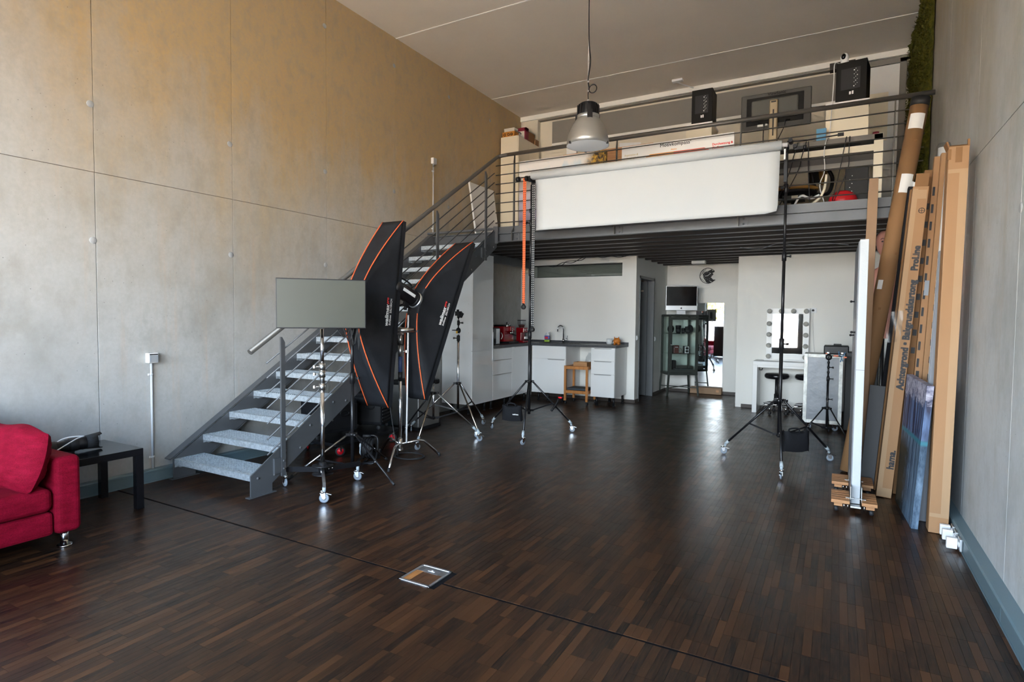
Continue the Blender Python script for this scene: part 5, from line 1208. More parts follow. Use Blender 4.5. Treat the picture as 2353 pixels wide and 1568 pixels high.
# thick kraft tube
A=Vector((.135,6.31,.0)); Z=Vector((.598,6.50,3.40)); u=(Z-A).normalized()
kt=thing('cardboard_tube','thick brown cardboard tube with black end cap leaning on the gallery railing','tube',(.135,6.31,0)); A2=A+Vector((0,0,.012))
MB().cyl(A2,Z,.073,n=28).build('tube_body','kraft_tube',kt); MB().cyl(Z-u*.005,Z+u*.07,.0765,n=28).build('end_cap','matt_black',kt)
def wrap(f0,f1,a0,a1,m,r=.0742):
    x=Vector((1,0,0)); x=(x-u*x.dot(u)).normalized(); y=u.cross(x)
    def f(p,q): a=a0+(a1-a0)*p; return tuple(A2.lerp(Z,f0+(f1-f0)*q)+(x*math.cos(a)+y*math.sin(a))*r)
    return MB().grid(f,8,2)
wrap(.935,.975,R(-140),R(-42),'x').build('paper_label','white_laminate',kt); wrap(.765,.815,R(-120),R(-42),'x').build('paper_label','white_laminate',kt)
wrap(.505,.53,R(-140),R(-105),'x').build('number_label','white_print',kt)
q=A2.lerp(Z,.785); MB().grid(lambda a,b:(q.x+.055+.07*a,q.y-.055+.01*math.sin(6*a),q.z-.03-.05*a*0+.07*b-.04*a),6,3).build('loose_label','white_laminate',kt)
for f_,an in ((.90,-75),(.60,-60),(.45,-95)): wrap(f_,f_+.006,R(an-8),R(an+8),'x',.0741).build('stain','carton_dark',kt)
# flat carton beside it
t,B,T,F,L=lean_box('flat_carton','plain tan carton strip standing between foam board and cardboard tube',(.215,6.05,0),(.262,6.50,2.665),.082,.05,'carton_tan'); MB().obox(T+F@Vector((.002,-.01,.06)),(.075,.004,.13),F@rotm('X',R(-8))).build('open_flap','carton_tan',t)
# slim rolls and cartons in the row
def slim(name,label,b,tp,wx,wy,m,cat='carton'): return lean_box(name,label,b,tp,wx,wy,m,cat)
t,B,T,F,L=slim('black_roll_box','long matt black box wedged between the tube and the printed carton',(.325,5.98,0),(.545,6.16,2.60),.075,.07,'soft_black','box')
for f_ in (.93,.86,.72): MB().obox(B.lerp(T,f_)+F@Vector((.0,-.036,0)),(.03,.001,.12),F).build('white_label','white_laminate',t)
t,B,T,F,L=slim('slim_carton','narrow ragged brown carton directly left of the printed carton',(.335,5.78,0),(.517,5.84,2.52),.045,.06,'carton_dark')
t,B,T,F,L=slim('foamcore_sheet','thin white sheet sticking up behind the printed carton',(.44,6.10,0),(.60,6.22,2.72),.06,.02,'white_laminate','panel')
t,B,T,F,L=slim('backdrop_board','dark grey panel on the floor behind the printed carton',(.270,5.83,0),(.325,5.87,.88),.12,.018,'dark_board','panel')
t,B,T,F,L=slim('printed_carton','dark brown slim carton with black side print just right of the lettered carton',(.475,5.75,0),(.615,5.82,2.66),.062,.08,'carton_dark')
for k in range(9): MB().obox(B.lerp(T,.50+.05*k)+F@Vector((-.0315,-.01,0)),(.001,.03,.07),F).obox(B.lerp(T,.45+.055*k)+F@Vector((.01,-.0406,0)),(.028,.001,.05),F).build('side_print','black_print',t)
t,B,T,F,L=slim('long_carton','light brown carton with black squares along its edge, in the middle of the row',(.540,5.70,0),(.668,5.76,2.75),.055,.07,'carton')
for k in range(11): MB().obox(B.lerp(T,.40+.05*k)+F@Vector((-.012,-.0356,0)),(.016,.001,.07),F).build('black_square','black_print',t)
MB().obox(B.lerp(T,.62)+F@Vector((0,-.0358,0)),(.03,.001,.12),F).build('grey_label','wheel_grey',t); MB().obox(B.lerp(T,.36)+F@Vector((-.008,-.0358,0)),(.022,.001,.09),F).build('grip_hole','black_print',t)
t,B,T,F,L=slim('long_carton','light brown carton right beside the white tube in the row',(.592,5.66,0),(.700,5.70,2.76),.045,.07,'carton')
for k in range(12): MB().obox(B.lerp(T,.36+.05*k)+F@Vector((.014,-.0356,0)),(.010,.001,.05),F).build('black_square','black_print',t)
wt_=thing('white_tube','bright white plastic tube between brown cartons','tube',(.625,5.50,0)); MB().cyl((.622,5.50,.01),(.712,5.52,2.62),.026,n=18).build('tube_body','white_plastic',wt_)
fr=thing('wrapped_roll','plastic-wrapped roll end poking out above the cartons','roll',(.66,5.9,0)); MB().cyl((.66,5.90,.01),(.722,5.92,2.86),.04,n=16).build('roll_core','white_laminate',fr); MB().lathe([(.050,-.20),(.056,-.10),(.054,0),(.042,.035),(.0,.04)],(.722,5.92,2.86),16).build('plastic_wrap','film',fr)
cl_=thing('purple_cloth_roll','dark purple fabric roll squeezed beside the white tube','roll',(.655,5.40,0)); MB().cyl((.655,5.40,.01),(.728,5.42,2.60),.022,n=12).build('roll_body','purple_cloth',cl_)
t,B,T,F,L=slim('grey_board','grey board standing behind the nearest tall carton',(.578,5.05,0),(.645,5.10,1.94),.055,.02,'grey_board','panel')
# canvas picture on the floor
def canvas_mat(name,kind):
    m,nt,b=newmat(name); co=nd(nt,'ShaderNodeTexCoord').outputs['Generated']; sep=nd(nt,'ShaderNodeSeparateXYZ'); nt.links.new(co,sep.inputs[0])
    if kind=='sea':
        n1=noise(nt,mapping(nt,co,(1,4,5)),1.3,6,.68); n2=noise(nt,mapping(nt,co,(1,16,2.2),rot=(.35,0,0)),1.5,5,.7); n3=noise(nt,mapping(nt,co,(1,9,14)),1.2,6,.75); n4=noise(nt,mapping(nt,co,(1,22,1.6)),1.1,4,.6)
        z=sep.outputs[2]; far=sep.outputs[1]
        water=mixc(nt,maprange(nt,n2,.40,.66,0,1),(.008,.035,.075),(.17,.26,.37))
        rocks=mathn(nt,'MULTIPLY',maprange(nt,mathn(nt,'ADD',far,mathn(nt,'MULTIPLY',n3,.7)),.75,1.05,0,1),maprange(nt,z,.60,.45,0,1))
        c=mixc(nt,rocks,water,(.006,.010,.006))
        cliff=mixc(nt,maprange(nt,n4,.45,.62,0,1),(.010,.014,.05),(.12,.20,.38))
        c=mixc(nt,maprange(nt,z,.59,.61,0,1),c,cliff)
        band=mathn(nt,'MULTIPLY',maprange(nt,z,.565,.58,0,1),maprange(nt,z,.595,.61,1,0)); c=mixc(nt,band,c,(.02,.16,.22))
        cloud=mixc(nt,maprange(nt,n3,.40,.62,0,1),(.10,.10,.17),(.46,.45,.54))
        c=mixc(nt,maprange(nt,mathn(nt,'ADD',z,mathn(nt,'MULTIPLY',mathn(nt,'SUBTRACT',n3,.5),.30)),.84,.88,0,1),c,cloud)
        foam_=mathn(nt,'MULTIPLY',maprange(nt,n3,.60,.68,0,.8),maprange(nt,z,.28,.10,0,1)); c=mixc(nt,foam_,c,(.25,.27,.33))
    else:
        n1=noise(nt,mapping(nt,co,(5,1,3)),1.4,7,.7); n2=noise(nt,mapping(nt,co,(14,1,9)),2.0,5,.75); n3=noise(nt,mapping(nt,co,(3,1,2.5)),1.3,4)
        sky=mixc(nt,maprange(nt,n3,.55,.72,0,.8),(.70,.68,.66),(.25,.50,.66))
        mp=mathn(nt,'ADD',sep.outputs[2],mathn(nt,'MULTIPLY',mathn(nt,'SUBTRACT',n1,.5),.35))
        low=ramp(nt,[(.0,(.03,.025,.03)),(.2,(.20,.18,.24)),(.5,(.42,.40,.46)),(.7,(.30,.26,.22)),(.8,(.55,.45,.33))]); nt.links.new(mp,low.inputs[0])
        c=mixc(nt,maprange(nt,mp,.74,.80,0,1),low.outputs[0],sky)
        xk=mathn(nt,'ADD',mathn(nt,'MULTIPLY',sep.outputs[0],1.35),mathn(nt,'ADD',mathn(nt,'MULTIPLY',sep.outputs[2],-.28),mathn(nt,'MULTIPLY',mathn(nt,'SUBTRACT',n1,.5),.28)))
        gold=ramp(nt,[(.42,(.012,.010,.006)),(.52,(.30,.16,.015)),(.62,(.60,.36,.03)),(.75,(.10,.05,.01))]); nt.links.new(n2,gold.inputs[0])
        c=mixc(nt,maprange(nt,xk,.80,.92,0,1),c,gold.outputs[0])
    nt.links.new(c,b.inputs['Base Color']); b.inputs['Roughness'].default_value=.55
canvas_mat('seascape','sea'); canvas_mat('landscape','rock')
cv=thing('canvas_picture','blue seascape canvas standing on the floor against the cartons','picture',(.5,5.18,0))
def slab(b,bot,top,th,y0b,y1b,dy=0,dyt=0):
    """leaning slab: bot/top x at lower and upper edge"""
    vs=[(bot,y0b,.0),(bot+th,y0b,.0),(bot+th-.04,y1b,.0),(bot-.04,y1b,.0),(top,y0b+dy,1.0),(top+th,y0b+dy,1.0),(top+th-.055,y1b+dy,1.02),(top-.055,y1b+dy,1.02)]
    return b.add(vs,[(0,3,2,1),(4,5,6,7),(0,1,5,4),(1,2,6,5),(2,3,7,6),(3,0,4,7)])
slab(MB(),.490,.550,.040,4.828,5.53).build('painted_face','seascape',cv)
# foam board on two wooden dollies
fbo=thing('foam_board','tall white polystyrene reflector board with dark left side on wooden dollies','reflector board',(.15,5.45,.05))
MB().box(.133,.190,5.055,6.02,.055,2.045).build('foam_sheet','white_foam',fbo,bevel=.003); MB().box(.1255,.1325,5.057,6.02,.055,2.03).build('dark_face','grey_board',fbo)
MB().box(.134,.189,5.0545,5.0549,1.068,1.071).build('panel_joint','grey_board',fbo)
for (y,z) in ((5.2,1.35),(5.5,1.32),(5.7,1.6)): MB().cyl((.1255,y,z),(.105,y,z),.006,n=8).sphere((.10,y,z),.010,8).build('tie_hook','black_plastic',fbo)
for i,(y0,y1,lab) in enumerate(((4.925,5.23,'front wooden dolly with castors under the white foam board'),(5.48,5.76,'rear wooden dolly with castors under the white foam board'))):
    dl=thing('wooden_dolly',lab,'dolly',(.15,(y0+y1)/2,0),0,'wooden dollies under the foam board')
    n=5
    for (a,b) in ((0.0,.122),(.198,.297)):
        for k in range(n): yy0=y0+k*(y1-y0)/n; MB().box(a,b,yy0+.0015,yy0+(y1-y0)/n-.0015,.078,.102).build('slat','wood_dolly',dl,bevel=.002,seg=1)
    for a in (.02,.225): MB().box(a,a+.055,y0+.02,y1-.02,.052,.078).build('batten','wood_dolly',dl)
    MB().box(.128,.195,y0+.06,y1-.04,.040,.052).build('tie_plate','dull_chrome',dl)
    for x in (.126,.197):
        MB().box(x-.002,x+.002,y0+.05,y1-.05,.102,.20).box(x-.03,x+.03,y0+.09,y0+.11,.102,.105).build('angle_bracket','dull_chrome',dl)
    for x in (.085,.11,.215,.235): MB().cyl((x,y0+.03,.03),(x,y0+.03,.078),.004,n=6).build('bolt','chrome',dl)
    for p in ((.035,y0+.06),(.262,y0+.06),(.035,y1-.06),(.262,y1-.06)):
        k=MB().cyl((*p,.04),(*p,.055),.012,n=10).build('castor','black_plastic',dl); MB().lathe([(0,-.014),(.018,-.013),(.022,0),(.018,.013),(0,.014)],(p[0],p[1],.023),14,rotm('Y',R(80))).build('wheel','rubber',k)
# mannequin glimpsed behind the tube
mn=thing('mannequin','pink-skinned mannequin bust glimpsed between carton strip and cardboard tube','mannequin',(.43,7.35,0))
MB().lathe([(0,-.135),(.05,-.125),(.075,-.08),(.088,-.02),(.090,.03),(.082,.08),(.055,.118),(0,.13)],(.43,7.35,2.265),20).build('head','skin',mn)
MB().sphere((.43,7.262,2.24),(.014,.02,.026),10).build('nose','skin',mn)
for s in (-1,1):
    MB().sphere((.43+s*.034,7.272,2.272),(.014,.008,.007),10).build('eye','matt_black',mn); MB().tube(arc((.43+s*.035,7.266,2.285),.020,R(20),R(160),6),.0025,6).build('eyebrow','matt_black',mn)
MB().sphere((.43,7.272,2.195),(.022,.008,.009),10).build('lips','red_enamel',mn)
MB().lathe([(.17,0),(.15,.25),(.12,.40),(.18,.60),(.16,.70),(.06,.76),(.05,.85),(.045,.92)],(.43,7.35,1.25),20,Matrix.Diagonal((1,.62,1))).build('torso','skin',mn); MB().cyl((.43,7.35,.02),(.43,7.35,1.3),.018,n=12).lathe([(0,0),(.16,0),(.16,.015),(0,.02)],(.43,7.35,0),20).build('stand','black_metal',mn)
MB().sphere((.43,7.375,2.305),(.094,.085,.10),14).build('hair_cap','brown_leather',mn)
# sockets on the right trunking
for i,y in enumerate((4.48,4.62,4.74)):
    s=thing('power_socket',('white double socket on the right trunking, farthest','white double socket on the right trunking, middle one','white double socket on the right trunking, nearest the camera')[i],'socket',(XR-.07,y,.05),0,'sockets on the trunking')
    MB().box(XR-.083,XR-.0695,y-.04,y+.04,.016,.092).build('plate','aluminium',s,bevel=.003)
    for dy in (-.018,.02): MB().cyl((XR-.083,y+dy,.054),(XR-.088,y+dy,.054),.016,n=14).build('outlet','white_plastic',s)
for i,y in enumerate((4.50,4.66,4.76)):
    a=tag(MB().box(XR-.145,XR-.0885,y-.018,y+.014,.016,.084).build('plug_adapter','white_plastic',bevel=.003),('white plug adapter at the trunking, farthest','white plug adapter at the trunking, middle','white plug adapter at the trunking, nearest')[i],'plug')
# ------------------------------------------------------------------ moss panel on the right wall
def mossf(u,v):
    y=7.36+(9.42-7.36)*u; z=ZD+.02+(H-.02-ZD-.02)*v
    k=.030+.028*math.sin(13*y+5*z)*math.sin(7*z-3*y)+.018*math.sin(31*y+11)*math.sin(27*z+2*y)+random.uniform(0,.022)
    e=min(1,u*16+.15)*min(1,(1-u)*30+.2)
    return (XR-.006-max(.006,k)*e, y+random.uniform(-.006,.006)+(.012*math.sin(9*z)+.01*math.sin(23*z) if u<.02 else 0), z)
ms=tag(MB().grid(mossf,70,85).build('moss_panel','moss'),'green moss wall covering the concrete beside the gallery','moss wall')
tf=MB()
for i in range(5200):
    y=random.uniform(7.36,9.40); z=random.uniform(ZD+.05,H-.03); x=XR-random.uniform(.035,.075); a=random.uniform(0,6.28); s=random.uniform(.006,.016); d=Vector((random.uniform(-1,-.2),random.uniform(-.8,.4),random.uniform(-.6,.8))).normalized()*s*2; q=Vector((x,y,z)); n=d.orthogonal().normalized()*s*.6
    tf.add([q-n,q+n,q+d],[(0,1,2)])
o=tf.build('moss_tufts','moss',ms,world=False); o['kind']='stuff'
# ------------------------------------------------------------------ pendant lamp
px,py,zr=-2.19,5.40,3.13
pl=thing('pendant_lamp','industrial pendant lamp with brushed aluminium bell shade and black ribbed housing','lamp',(px,py,zr))
shade=[(.100,.268),(.118,.245),(.143,.208),(.168,.160),(.189,.105),(.202,.05),(.2075,0)]
MB().lathe(shade,(px,py,zr),48).build('shade','lamp_alu',pl,solid=.004); MB().lathe([(.100,.258),(.145,.16),(.178,.10),(.2,.03),(.203,.004)],(px,py,zr),40).build('reflector','lamp_inner',pl)
MB().lathe([(.104,.262),(.108,.268),(.108,.292),(.100,.296)],(px,py,zr),40).build('neck_ring','aluminium',pl)
MB().lathe([(.0,-.024),(.10,-.020),(.17,-.010),(.204,0)],(px,py,zr),40).build('glass_cover','frosted_glass',pl)
MB().lathe([(.0,.25),(.05,.25),(.05,.12),(.03,.06),(0,.05)],(px,py,zr),20).build('bulb','lamp_inner',pl)
hs=MB().lathe([(.100,.285),(.104,.30),(.104,.36),(.098,.385),(.085,.405),(.05,.418),(0,.42)],(px,py,zr),36).build('housing','black_plastic',pl)
for i in range(20):
    a=R(18*i); c=Vector((math.cos(a),math.sin(a),0)); MB().obox(Vector((px,py,zr+.345))+c*.104,(.010,.006,.085),Matrix((c,Vector((-c.y,c.x,0)),Vector((0,0,1)))).transposed()).build('rib','black_plastic',hs)
for a in (R(-60),R(60),R(180)):
    c=Vector((math.cos(a),math.sin(a),0)); MB().obox(Vector((px,py,zr+.275))+c*.116,(.018,.05,.08),Matrix((c,Vector((-c.y,c.x,0)),Vector((0,0,1)))).transposed()).build('clamp','black_plastic',hs)
    MB().obox(Vector((px,py,zr+.005))+Vector((math.cos(a+1),math.sin(a+1),0))*.207,(.018,.016,.022)).build('glass_clip','black_plastic',pl)
cp=[(px,py,zr+.42),(px-.004,py,zr+.50),(px+.004,py,zr+.56),(px-.006,py,zr+.64),(px+.012,py,zr+.76),(px+.016,py,zr+.84),(px+.004,py,zr+.95),(px-.004,py,zr+1.1),(px-.006,py,zr+1.4),(px+.004,py,H)]
MB().tube(spline(cp,6),.0055,8).build('power_cord','black_plastic',pl)
MB().tube([Vector((px+.045+.040*math.cos(2*PI*i/20),py,zr+.545+.040*math.sin(2*PI*i/20))) for i in range(20)],.005,6,closed=True).build('cord_loop','black_plastic',pl)
MB().cyl((px-.006,py,zr+.42),(px-.006,py,H),.0022,n=6).build('suspension_wire','dull_chrome',pl)
for z in (.44,.53,.62,.82): MB().obox((px-.002,py,zr+z),(.016,.012,.018)).build('wire_clip','chrome',pl)
sp=thing('smoke_detector','small white detector box on the ceiling above the gallery','detector',(-2.22,9.05,H-.03)); MB().box(-2.30,-2.14,9.0,9.08,H-.035,H).build('housing','white_plastic',sp,bevel=.006); MB().bar((-2.25,9.04,H-.03),(-2.05,9.35,H-.05),.012,.012).build('bracket_arm','white_plastic',sp)
# ------------------------------------------------------------------ things on the gallery
lk=thing('white_locker','tall cream locker cabinet in the gallery corner','cabinet',(-4.93,9.05,ZD)); MB().box(-5.09,-4.765,8.64,9.44,ZD+.002,4.485).build('body','cream_laminate',lk,bevel=.002); MB().box(-4.765,-4.747,8.645,9.035,ZD+.06,4.48).build('door','cream_laminate',lk,bevel=.002); MB().box(-4.765,-4.747,9.04,9.435,ZD+.06,4.48).build('door','cream_laminate',lk,bevel=.002)
def smallbox(name,label,c,s,m,rz=0,stripe=None):
    o=thing(name,label,'box',c,rz); MB().box(-s[0]/2,s[0]/2,-s[1]/2,s[1]/2,0,s[2]).build('box_body',m,o,world=False,bevel=.002)
    MB().box(-s[0]/2-.002,s[0]/2+.002,-s[1]/2-.002,s[1]/2+.002,s[2]*.72,s[2]+.002).build('lid',stripe or m,o,world=False); return o
mat('orange_box',(.62,.26,.04),.5); mat('box_white',(.66,.62,.55),.5); mat('box_red',(.25,.02,.05),.4)
sb_=smallbox('shoe_box','orange box with black printed rings on top of the gallery locker',(-4.955,8.73,4.487),(.23,.14,.085),'orange_box')
for k in (-.07,.0,.06): MB().tube([Vector((k+.018*math.cos(2*PI*i/14),-.072,.04+.018*math.sin(2*PI*i/14))) for i in range(14)],.005,6,closed=True).build('printed_ring','black_print',sb_,world=False)
smallbox('shoe_box','white box lying on the orange box on the gallery locker',(-4.95,8.74,4.576),(.20,.12,.06),'box_white')
hb_=smallbox('headphone_box','white and dark red headphone box standing on the gallery locker',(-4.86,8.95,4.487),(.22,.10,.20),'box_white',0,'box_red'); MB().tube(arc((-.02,-.052,.09),.04,R(0),R(200),10),.008,6).build('printed_headphones','black_print',hb_,world=False); MB().box(.085,.112,-.052,.05,0,.2).build('red_side','box_red',hb_,world=False)
smallbox('carton_box','brown carton with a white sticker at the back of the gallery locker',(-4.86,9.17,4.487),(.17,.22,.17),'carton_dark')
smallbox('carton_box','small brown carton at the right rim of the gallery locker',(-4.82,9.35,4.487),(.12,.14,.10),'carton')
wbd=thing('whiteboard','white board leaning against the concrete wall at the stair top','panel',(-5.03,8.05,ZD)); B=MB(); B.add([(-4.98,7.72,ZD+.002),(-4.96,7.72,ZD+.002),(-4.96,8.45,ZD+.002),(-4.98,8.45,ZD+.002),(-5.115,7.68,3.55),(-5.095,7.68,3.55),(-5.095,8.42,3.55),(-5.115,8.42,3.55)],[(0,3,2,1),(4,5,6,7),(0,1,5,4),(1,2,6,5),(2,3,7,6),(3,0,4,7)]); B.build('board','white_laminate',wbd); MB().bar((-4.955,7.73,ZD+.02),(-5.09,7.69,3.55),.03,.012,(1,0,0)).build('edge_strip','white_plastic',wbd)
wd=thing('wooden_sideboard','light wooden sideboard behind the pictures on the gallery','sideboard',(-3.1,8.3,ZD)); MB().box(-3.70,-2.35,8.20,8.62,ZD+.08,3.88).build('body','wood_desk',wd,bevel=.003); MB().box(-3.72,-2.33,8.18,8.64,3.88,3.91).build('top','wood_desk',wd,bevel=.003)
for x in (-3.66,-2.42): MB().box(x,x+.05,8.24,8.29,ZD,ZD+.08).box(x,x+.05,8.54,8.59,ZD,ZD+.08).build('foot','wood_desk',wd)
MB().box(-3.69,-3.03,8.19,8.20,ZD+.10,3.86).build('door','wood_desk',wd); MB().box(-3.02,-2.36,8.19,8.20,ZD+.10,3.86).build('door','wood_desk',wd)
smallbox('paper_stack','stack of grey papers on the gallery sideboard',(-2.72,8.35,3.912),(.30,.22,.06),'box_grey',.3)
smallbox('white_device','small white device on the left end of the gallery sideboard',(-3.62,8.3,3.912),(.15,.12,.12),'white_plastic',.2)
# landscape canvas and printed board behind the railing
pc=thing('canvas_picture','landscape canvas with golden rock standing behind the railing','picture',(-3.13,6.79,ZD)); MB().box(-3.700,-2.500,6.762,6.80,ZD+.01,3.475).build('painted_face','landscape',pc)
mb=thing('printed_board','white presentation board with black heading and orange arch behind the paper roll','sign',(-1.67,6.79,ZD)); MB().box(-2.305,-1.035,6.765,6.785,ZD+.01,3.478).build('board','white_laminate',mb)
yb=6.764; bx=lambda u:-2.305+1.27*u
mat('pale_print',(.62,.52,.34),.6); mat('arch_orange',(.80,.33,.06),.6); mat('arch_red',(.68,.10,.06),.6)
def btxt(st,x,z,w_,m,bold=.0004,shear=0): text('lettering',st,.05,(x,yb,z),(1,0,0),(0,0,1),m,mb,width=w_,bold=bold,shear=shear)
btxt('Motivkompass',-1.678,3.436,.335,'black_print'); btxt('\u00ae',-1.50,3.452,.014,'black_print'); btxt('Durchsetzung &',-1.157,3.372,.215,'red_print',.0010); btxt('Einfluss',-1.205,3.332,.115,'red_print',.0010)
btxt('Aktion',-1.688,3.378,.065,'arch_orange'); btxt('Inspiration &',-2.19,3.374,.165,'pale_print',.0004,.3); btxt('Leichtigkeit',-2.175,3.338,.15,'pale_print',.0004,.3)
def archp(x0,x1,zt,m,rl,rr_):
    poly=[(x0,3.05)]+([(x0,zt-.07),(x0+.02,zt-.025),(x0+.07,zt)] if rl else [(x0,zt)])+([(x1-.07,zt),(x1-.02,zt-.025),(x1,zt-.07)] if rr_ else [(x1,zt)])+[(x1,3.05)]
    MB().prism(poly,lambda u,v,w_:(u,w_,v),yb-.001,yb+.0005).build('printed_arch',m,mb)
archp(-2.03,-1.69,3.352,'arch_orange',True,False); archp(-1.69,-1.28,3.352,'arch_red',False,True)
# desk with screens
dk=thing('gallery_desk','white framed desk seen from behind on the gallery','desk',(-.85,7.35,ZD)); MB().box(-2.05,.353,7.0,7.75,3.27,3.335).build('desk_top','desk_grey',dk,bevel=.003)
for x in (-2.05,.275): MB().box(x,x+.08,7.0,7.06,ZD+.002,3.335).build('leg','cream_laminate',dk,bevel=.002); MB().box(x,x+.08,7.69,7.75,ZD+.002,3.27).build('leg','cream_laminate',dk,bevel=.002)
MB().box(-1.97,.275,7.005,7.04,3.17,3.235).build('rear_rail','cream_laminate',dk); MB().box(-1.97,.275,7.02,7.10,3.08,3.17).build('cable_tray','speaker_side',dk); MB().box(-1.97,.275,7.01,7.04,3.03,3.08).build('tray_lip','desk_grey',dk)
def speaker(label,c,s,rz,face_back=True):
    t=thing('studio_speaker',label,'speaker',c,rz); MB().box(-s[0]/2,s[0]/2,0,s[1],0,s[2]).build('cabinet','speaker_black',t,world=False,bevel=.004)
    pn=MB().box(-s[0]*.33,s[0]*.30,-.004,.001,s[2]*.30,s[2]*.82).build('amp_panel','matt_black',t,world=False)
    MB().lathe([(.018,-.01),(.032,-.01),(.034,.0)],(0.0,-.004,s[2]*.68),18,rotm('X',R(90))).build('bass_port','black_plastic',t,world=False)
    for i in range(14): MB().cyl((s[0]*(.10+.05*(i%3)),-.007,s[2]*(.36+.033*i)),(s[0]*(.10+.05*(i%3)),-.004,s[2]*(.36+.033*i)),.004 if i%4 else .006,n=8).build('knob','dull_chrome' if i%3 else 'white_print',pn,world=False)
    MB().box(-s[0]*.05,s[0]*.01,-.006,-.0,s[2]*.17,s[2]*.24).box(s[0]*.04,s[0]*.09,-.006,0,s[2]*.17,s[2]*.25).build('type_label','white_print',t,world=False)
    return t
blkm='cream_laminate'
def block(label,x0,x1,y0,y1,z0,z1): 
    t=thing('speaker_plinth',label,'plinth',((x0+x1)/2,(y0+y1)/2,z0)); MB().box(x0,x1,y0,y1,z0+.001,z1-.02).build('plinth_body',blkm,t,bevel=.002); MB().box(x0-.005,x1+.005,y0-.005,y1+.005,z1-.02,z1).build('plinth_top','white_laminate',t); return t
block('cream plinth on the desk under the left speaker',-1.66,-1.36,7.22,7.60,3.336,3.775); block('cream drawer plinth on the desk under the right speaker',-.17,.225,7.18,7.55,3.336,3.762)
speaker('black studio speaker on the left plinth of the gallery desk',(-1.485,7.25,3.776),(.24,.27,.405),0); speaker('black studio speaker on the right plinth of the gallery desk',(.055,7.20,3.763),(.285,.30,.42),R(-8))
cm=thing('security_camera','white dome security camera on top of the right studio speaker','camera',(-.01,7.3,4.183)); MB().lathe([(0,0),(.038,0),(.040,.035),(.038,.05),(0,.05)],(-.01,7.30,4.184),20).build('base','white_plastic',cm); MB().sphere((-.01,7.30,4.262),(.042,.042,.052),18).build('head','white_plastic',cm); MB().sphere((-.020,7.272,4.268),(.024,.024,.032),16).build('lens_window','screen_black',cm)
cable('white_cable','thin white cord running down from the security camera',[(-.04,7.27,4.19),(-.10,7.17,4.17),(-.105,7.16,4.0),(-.115,7.15,3.7),(-.13,7.10,3.4),(-.15,6.97,3.33),(-.17,6.95,3.2),(-.16,6.95,3.0),(-.20,6.95,2.85),(-.15,6.95,2.66)],'white_plastic',.005)
smallbox('wooden_box','small dark wooden box behind the security camera',(-.03,7.42,4.185),(.24,.1,.07),'speaker_side')
mo=thing('monitor','large dark monitor seen from behind on the gallery desk','monitor',(-.68,7.3,3.336)); MB().box(-1.04,-.315,7.235,7.28,3.60,4.008).build('back_shell','monitor_back',mo,bevel=.010); MB().box(-.93,-.44,7.20,7.236,3.70,3.93).build('bulge','monitor_inset',mo,bevel=.018,seg=3); MB().box(-.98,-.39,7.230,7.2365,3.655,3.965).build('recess','speaker_black',mo,bevel=.02)
text('lettering','ViewSonic',.045,(-.665,7.231,3.985),(1,0,0),(0,0,1),'speaker_black',mo,bold=.001)
MB().box(-.735,-.645,7.17,7.20,3.37,3.90).build('stand_column','champagne',mo,bevel=.012); MB().box(-.715,-.665,7.167,7.171,3.868,3.884).box(-.697,-.683,7.167,7.171,3.50,3.79).build('column_slot','matt_black',mo); MB().box(-.83,-.54,7.10,7.38,3.336,3.352).build('stand_foot','champagne',mo,bevel=.004)
MB().box(-.86,-.80,7.230,7.2345,3.635,3.675).box(-.785,-.755,7.230,7.2345,3.64,3.675).box(-.565,-.52,7.230,7.2345,3.66,3.68).build('sticker','white_print',mo)
def pcable(n_,pts,m,r): MB().tube(spline(pts,8),r,6).build(n_,m,mo)
pcable('power_cable',[(-.78,7.22,3.66),(-.79,7.19,3.58),(-.79,7.18,3.45),(-.78,7.17,3.35)],'rubber',.005); pcable('video_cable',[(-.57,7.22,3.66),(-.58,7.18,3.58),(-.63,7.14,3.45),(-.68,7.1,3.35)],'rubber',.005)
for i,(a,b_,c_) in enumerate(((-.42,-.50,-.62),(-.34,-.42,-.58),(-.32,-.31,-.29),(.03,-.02,-.08),(.06,.05,-.06))):
    cable('desk_cable',('black cable slanting down behind the railing, leftmost of five','black cable slanting down behind the railing, second from left','black cable hanging straight down behind the railing','black cable hanging from the desk left of the computer tower','black cable hanging nearest the computer tower')[i],[(a,6.96,3.33),((a+b_)/2,6.95,3.17),(b_,6.94,3.0),(c_,6.94,2.68)],'rubber',.005)
smallbox('leaflet_holder','blue leaflet holder on the desk edge below the right speaker',(-.205,7.06,3.336),(.09,.04,.13),'blue_paper')
tag(MB().cyl((.30,7.3,3.336),(.30,7.3,3.43),.03,n=14).build('pen_cup','box_red'),'small dark red pen cup at the right end of the gallery desk','cup')
ot=thing('computer_tower','black computer tower under the gallery desk','computer',(.15,7.3,ZD)); MB().box(.03,.24,7.10,7.60,ZD+.01,3.05).build('case','matt_black',ot,bevel=.006)
for k in range(6): MB().box(.07+.02*(k%2),.078+.02*(k%2),7.096,7.10,2.75+.04*k,2.757+.04*k).build('port','dull_chrome',ot)
rb=tag(MB().sphere((.015,7.02,ZD+.12),(.135,.10,.115),22).build('red_bag','red_bag'),'shiny red plastic bag on the gallery floor by the desk','bag')
